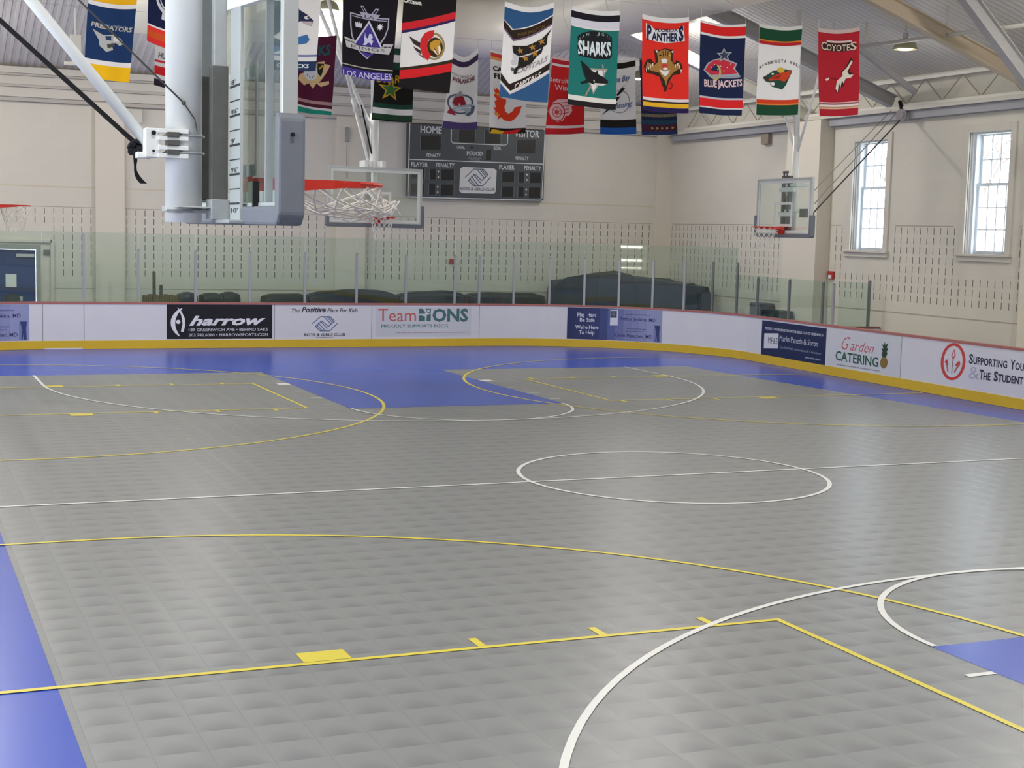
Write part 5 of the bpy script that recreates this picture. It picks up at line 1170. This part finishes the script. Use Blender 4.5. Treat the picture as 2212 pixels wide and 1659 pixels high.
st = thing('safety_strap', (-7.45, -8.4, 3.11), 'black webbing strap knotted beside the big white pole with a loose tail', 'strap')
b = MB(); b.bar((-7.452, -8.44, 3.118), (-7.99, -8.42, 3.590), 0.006, 0.020, M_BLACK, (0.6, 0.5, 1)); b.bar((-7.99, -8.42, 3.590), (-10.62, -8.3, 5.86), 0.006, 0.020, M_BLACK, (0.6,0.5,1)); b.build('strap_run', st)
b = MB()
rnd = random.Random(5)
for i in range(5):
    c0 = Vector((-7.443+rnd.uniform(-.012,.012), -8.44, 3.10+rnd.uniform(-.018,.018)))
    b.tube([c0+Vector((0.022*math.cos(a*0.785+i), 0.012*math.sin(a*1.57+i), 0.018*math.sin(a*0.785+i*2))) for a in range(8)], 0.008, M_BLACK, 6, closed=True)
b.build('knot', st, smooth=True)
def ribbon(b, pts, wds, m, th=0.0035, side=Vector((0.35, 0.9, 0.1))):
    vs, fs = [], []; side = side.normalized()
    for p, w_ in zip(pts, wds):
        p = Vector(p); q = side
        for sgn in (-1, 1):
            for k in (-1, 1): vs.append(p+Vector((1,0,0))*(sgn*w_/2)+Vector((0,1,0))*(k*th/2))
    for i in range(len(pts)-1):
        o = 4*i
        for a, c_ in ((0,1),(1,3),(3,2),(2,0)): fs.append((o+a, o+c_, o+4+c_, o+4+a))
    n = 4*(len(pts)-1); fs += [(0,2,3,1), (n,n+1,n+3,n+2)]
    b.add(vs, fs, m)
b = MB(); ribbon(b, [(-7.452,-8.45,3.09),(-7.450,-8.45,3.065),(-7.449,-8.45,3.04),(-7.450,-8.45,3.018),(-7.449,-8.45,2.998),(-7.442,-8.45,2.978),(-7.430,-8.45,2.960),(-7.415,-8.45,2.945)], [0.02,0.018,0.016,0.010,0.012,0.02,0.026,0.03], M_BLACK); b.build('loose_tail', st)
b = MB(); ribbon(b, [(-7.470,-8.445,3.10),(-7.468,-8.445,3.075),(-7.462,-8.445,3.062)], [0.012,0.026,0.02], M_BLACK); b.bar((-7.44,-8.45,3.09), (-7.395,-8.47,3.052), 0.006, 0.012, M_BLACK, (0.6,0.5,1)); b.build('short_tail', st)
# cables from the right goal to the eave and its reel
cb = thing('retractor_reel', (10.42, 9.66, 5.33), 'round reel with cables running down to the right hand goal', 'cable reel')
b = MB(); M_REEL = mat('reel_grey', (150,142,144), 0.5, 0.1); b.tube([(10.42, 9.60, 5.33), (10.38, 9.58, 5.33)], 0.12, M_REEL, 20); b.tube([(10.38, 9.58, 5.33), (10.36, 9.57, 5.33)], 0.07, M_REEL, 16); b.build('reel_drum', cb)
b = MB(); b.bar((10.42, 9.60, 5.40), (10.46, 9.75, 5.62), 0.06, 0.05, M_BLACK); b.build('reel_bracket', cb)
b = MB(); b.tube([(10.40, 9.62, 5.24), (7.24, 7.93, 3.27)], 0.014, M_CABLE, 6); tag(b.build('strap_run', cb), 'black strap')
b = MB(); b.tube([(10.42, 9.95, 5.45), (7.28, 7.96, 3.70)], 0.008, M_CABLEL, 6); b.build('thin_cable', cb)
b = MB(); b.tube([(10.42, 9.80, 5.38), (7.28, 7.93, 3.46)], 0.010, M_CABLEL, 6); b.build('thin_cable', cb)
b = MB(); b.tube([(7.24, 7.92, 3.29), (7.235, 7.92, 3.22)], 0.02, M_BLACK, 8); b.tube([(7.235, 7.92, 3.22), (7.22, 7.92, 3.10)], 0.009, M_BLACK, 6); b.build('strap_hook', cb)

# ------------------------------------------------------------------ things behind the boards
M_MAT = noise_mat('dark_mat', (44, 50, 50), (34, 36, 34), 5, 0.55, 0.3)
M_MATB = noise_mat('dark_blue_mat', (50, 60, 76), (36, 40, 48), 4, 0.4, 0.25)
M_ROLL = noise_mat('tan_roll', (124, 112, 74), (98, 88, 58), 14, 0.85, 0.2)
M_WOOD = noise_mat('post_wood', (104, 98, 84), (88, 82, 70), 12, 0.8)
def rolls(x0, x1, hs, label, name='matting_bundle', m=None, dy=0.62, y0=18.74, mat_=None):
    mb = MB(); n = len(hs)-1; prof = []
    K = 14; vs, fs = [], []
    seg = 6*n
    for i in range(seg+1):
        t_ = i/seg; k = min(n-1, int(t_*n)); u = t_*n-k; u = u*u*(3-2*u); h = hs[k]*(1-u)+hs[k+1]*u
        x = x0+(x1-x0)*t_; e = 0.05*math.exp(-((t_*seg)/1.2)**2)+0.05*math.exp(-(((1-t_)*seg)/1.2)**2); h -= e
        prof_ = [(y0,0.01),(y0,h-0.10),(y0+0.03,h-0.03),(y0+0.10,h),(y0+dy*0.5,h+0.012),(y0+dy-0.1,h),(y0+dy-0.03,h-0.03),(y0+dy,h-0.10),(y0+dy,0.01)]
        for y, z in prof_: vs.append((x, y, z))
    q = 9
    for i in range(seg):
        for j in range(q): fs.append((i*q+j, i*q+(j+1) % q, (i+1)*q+(j+1) % q, (i+1)*q+j))
    fs += [tuple(range(q-1,-1,-1)), tuple(seg*q+j for j in range(q))]
    mb.add(vs, fs, mat_ or M_MAT)
    return tag(mb.build(name, smooth=False), label, 'matting', 'dark matting stored behind the far boards')
rolls(-0.30, 0.70, [1.215, 1.225, 1.235], 'dark matting bundle leftmost of the long row behind the boards')
rolls(0.72, 2.95, [1.235, 1.30, 1.345, 1.33, 1.26], 'dark humped matting bundle below the far centre hoop')
rolls(2.97, 4.75, [1.25, 1.30, 1.33, 1.27], 'dark matting bundle behind the boards below the scoreboard')
rolls(4.77, 6.80, [1.27, 1.29, 1.285, 1.28], 'dark matting bundle just left of the tall covered pile')
rolls(-1.76, -1.30, [1.23, 1.24], 'short dark padded box left of the gap in the matting row', 'padded_box')
rolls(-1.29, -0.91, [1.255, 1.26], 'short dark padded box beside the gap in the matting row', 'padded_box')
rolls(-2.27, -1.89, [1.245, 1.25], 'small dark padded box just right of the tan rolls', 'padded_box', mat_=M_MATB)
b = MB(); b.lathe((-5.9, 18.98, 0.0), [(0.0,0.01),(0.16,0.01),(0.17,0.3),(0.17,1.1),(0.13,1.18),(0.0,1.2)], M_MAT, 16); tag(b.build('padded_post', smooth=True), 'small dark rounded post top in front of the blue door', 'post')
# tan rolls standing on end
for i in range(7):
    x = -3.06+i*0.118; h = 1.185+0.012*((i*5) % 3)
    b = MB(); b.lathe((x, 18.86+0.012*(i % 2), 0.0), [(0.0,0.0),(0.054,0.0),(0.056,h-0.02),(0.05,h),(0.03,h),(0.026,h-0.03),(0.0,h-0.03)], M_ROLL, 12)
    tag(b.build('carpet_roll', smooth=False), '%s tan roll from the left standing behind the boards near the pale pilaster' % ORD[i], 'roll', 'tan rolls on end behind the boards')
b = MB(); b.bar((-2.81, 19.05, 0.0), (-2.825, 19.05, 1.71), 0.085, 0.06, M_WOOD); tag(b.build('timber_post'), 'tall brown timber upright behind the tan rolls', 'post')
b = MB(); b.bar((-2.66, 19.06, 0.0), (-2.665, 19.06, 1.41), 0.085, 0.06, M_WOOD); tag(b.build('timber_post'), 'short brown timber upright behind the tan rolls', 'post')
# covered pile in the corner
foot = [(6.92,18.76),(7.2,18.66),(8.0,18.28),(8.75,17.72),(9.35,17.05),(10.0,16.55),(10.45,16.6),(10.5,17.6),(10.5,19.3),(8.5,19.35),(7.0,19.3)]
hs = [1.50,1.70,1.76,1.75,1.66,1.57,1.55,1.60,1.66,1.72,1.6]
b = MB(); vs, fs = [], []; n = len(foot); cx = sum(x for x, y in foot)/n; cyy = sum(y for x, y in foot)/n
lev = [0.0, 0.35, 0.55, 0.75, 0.9, 1.0]
rnd = random.Random(9)
for li, l_ in enumerate(lev):
    for (x, y), h in zip(foot, hs):
        k = 1.0-0.012*li-(0.02 if li == 5 else 0)+rnd.uniform(-0.008, 0.008)*(li > 0)
        vs.append((cx+(x-cx)*k, cyy+(y-cyy)*k, max(0.01, h*l_-(0.0 if li < 5 else -0.02))))
for li in range(len(lev)-1):
    for i in range(n): fs.append((li*n+i, li*n+(i+1) % n, (li+1)*n+(i+1) % n, (li+1)*n+i))
o = len(vs); vs.append((cx, cyy, 1.80))
for i in range(n): fs.append(((len(lev)-1)*n+i, (len(lev)-1)*n+(i+1) % n, o))
b.add(vs, fs, M_MATB); pile = tag(b.build('covered_mat_pile'), 'tall dark blue covered mat pile in the corner behind the glass', 'mat pile')
b = MB()
for pts, rs in (([(7.5,18.62,1.72),(8.0,18.45,1.77),(8.45,18.2,1.80),(8.8,18.0,1.75),(9.0,17.8,1.68)], [0.02,0.07,0.11,0.07,0.02]), ([(9.0,17.85,1.66),(9.3,17.65,1.68),(9.6,17.4,1.66),(9.8,17.2,1.58)], [0.02,0.08,0.09,0.02]), ([(9.7,17.1,1.58),(10.0,16.95,1.60),(10.2,16.9,1.55)], [0.02,0.06,0.02])):
    b.tube(pts, rs, M_MAT, 10)
b.build('loose_folds', pile, smooth=True)
# low boxes by the right wall
for x0, x1, y0, y1, h, lb, m in ((10.28,10.66,14.30,14.75,1.30,'tall grey box by the right wall behind the low glass', M_PAD),
                                 (10.30,10.66,13.92,14.24,1.16,'middle dark box by the right wall behind the low glass', M_MAT),
                                 (10.0,10.3,12.95,13.5,1.19,'dark green box by the right pilaster behind the low glass', noise_mat('dark_green', (58,70,54), (46,56,46), 9, 0.7))):
    b = MB(); b.box(x0, x1, y0, y1, 0.0, h, m); b.box(x0-0.01, x1+0.01, y0-0.01, y1+0.01, h-0.06, h-0.04, m); tag(b.build('storage_box', bevel=0.02), lb, 'box', 'boxes by the right wall')
# fire alarms, speaker
M_FA = mat('alarm_red', (176, 46, 42), 0.45); M_FAW = mat('alarm_lens', (226,224,220), 0.3)
for nm, (x0,x1,y0,y1,z0_,z1_), lens, lb in (('fire_alarm', (4.52,4.70,YF-0.06,YF-0.004,1.99,2.10), (4.66,4.71,YF-0.075,YF-0.06,2.0,2.07), 'small red fire alarm on the far wall behind the glass'),
                                     ('fire_alarm', (XR-0.06,XR-0.004,12.02,12.22,1.95,2.12), (XR-0.08,XR-0.06,12.05,12.15,1.96,2.04), 'small red fire alarm on the right wall under the windows')):
    b = MB(); b.box(x0,x1,y0,y1,z0_,z1_,M_FA); o = tag(b.build(nm, bevel=0.008), lb, 'fire alarm')
    b = MB(); b.box(*lens, M_FAW); b.build('strobe_lens', o)
b = MB(); b.box(XR-0.11, XR-0.004, 14.75, 15.05, 5.00, 5.25, mat('speaker_brown', (150,138,120), 0.7)); tag(b.build('wall_speaker', bevel=0.01), 'small brown box high on the right wall near the corner', 'wall box')
for x, z0_, z1_, lb in ((1.76, 4.86, 5.2, 'thin grey wall fixture left of the scoreboard'),):
    b = MB(); b.box(x, x+0.07, YF-0.2, YF-0.13, z0_, z1_, M_DFRAME); b.tube([(x+0.03, YF-0.165, 4.0), (x+0.03, YF-0.165, z0_)], 0.006, M_CABLEL, 5); tag(b.build('wall_fixture'), lb, 'wall fixture')
for x, lb in ((-2.77, 'white wall box high on the far wall behind the white brace'),):
    b = MB(); b.box(x-0.6, x-0.25, YF-0.16, YF-0.10, 5.05, 5.36, M_TRIM); tag(b.build('wall_box', bevel=0.01), lb, 'wall box')
# flood lamps near the far cornice at left
FY = 16.6
b = MB(); b.box(-4.90, -4.70, FY-0.1, FY+0.1, 6.22, 6.56, M_STEEL); b.tube([(-4.80, FY, 6.56), (-4.80, FY, 7.1)], 0.02, M_STEEL, 6); b.box(-5.02, -4.78, FY-0.06, FY+0.06, 5.95, 6.02, M_STEEL); b.bar((-4.86, FY, 6.02), (-4.82, FY, 6.22), 0.03, 0.03, M_STEEL)
tag(b.build('flood_lamp', bevel=0.006), 'cream flood lamp under the roof left of the navy and yellow banner', 'lamp')

# ------------------------------------------------------------------ outside
M_GROUND = noise_mat('winter_ground', (176, 170, 150), (150, 150, 120), 0.4, 0.95)
b = MB(); b.add([(XR+0.4,-40,-0.6),(70,-40,-0.6),(70,60,-0.6),(XR+0.4,60,-0.6)], [(0,1,2,3)], M_GROUND); tag(b.build('ground', fixn=False), kind='structure')
M_BARK = noise_mat('bark', (132, 116, 104), (110, 96, 88), 8, 0.9)
def tree(x, y, h, seed, label):
    rnd = random.Random(seed); b = MB()
    def grow(p, d, l, r, lev):
        q = p+d*l*0.5+Vector((rnd.uniform(-.05,.05), rnd.uniform(-.05,.05), 0))*l; e = q+(d+Vector((rnd.uniform(-.2,.2), rnd.uniform(-.2,.2), 0.05))).normalized()*l*0.5
        b.tube([p, q, e], [r, r*0.85, r*0.65], M_BARK, 5, caps=False)
        if lev == 0: return
        for k in range(3 if lev > 1 else 4):
            a = rnd.uniform(0, 6.28); s_ = rnd.uniform(0.45, 0.9)
            nd = (d+Vector((math.cos(a)*s_, math.sin(a)*s_, rnd.uniform(-0.1, 0.3)))).normalized()
            grow(e if k else q.lerp(e, 0.6), nd, l*rnd.uniform(0.6, 0.8), r*0.55, lev-1)
    grow(Vector((x, y, -0.6)), Vector((0,0,1)), h*0.36, h*0.02, 5)
    tag(b.build('bare_tree'), label, 'tree', 'bare trees outside the windows')
tree(26, 26.5, 9, 1, 'bare tree seen through the window nearest the corner')
tree(28, 19.0, 10, 2, 'bare tree seen through the second window at the right edge')
tree(36, 42, 9, 4, 'bare tree farther off behind the corner window')
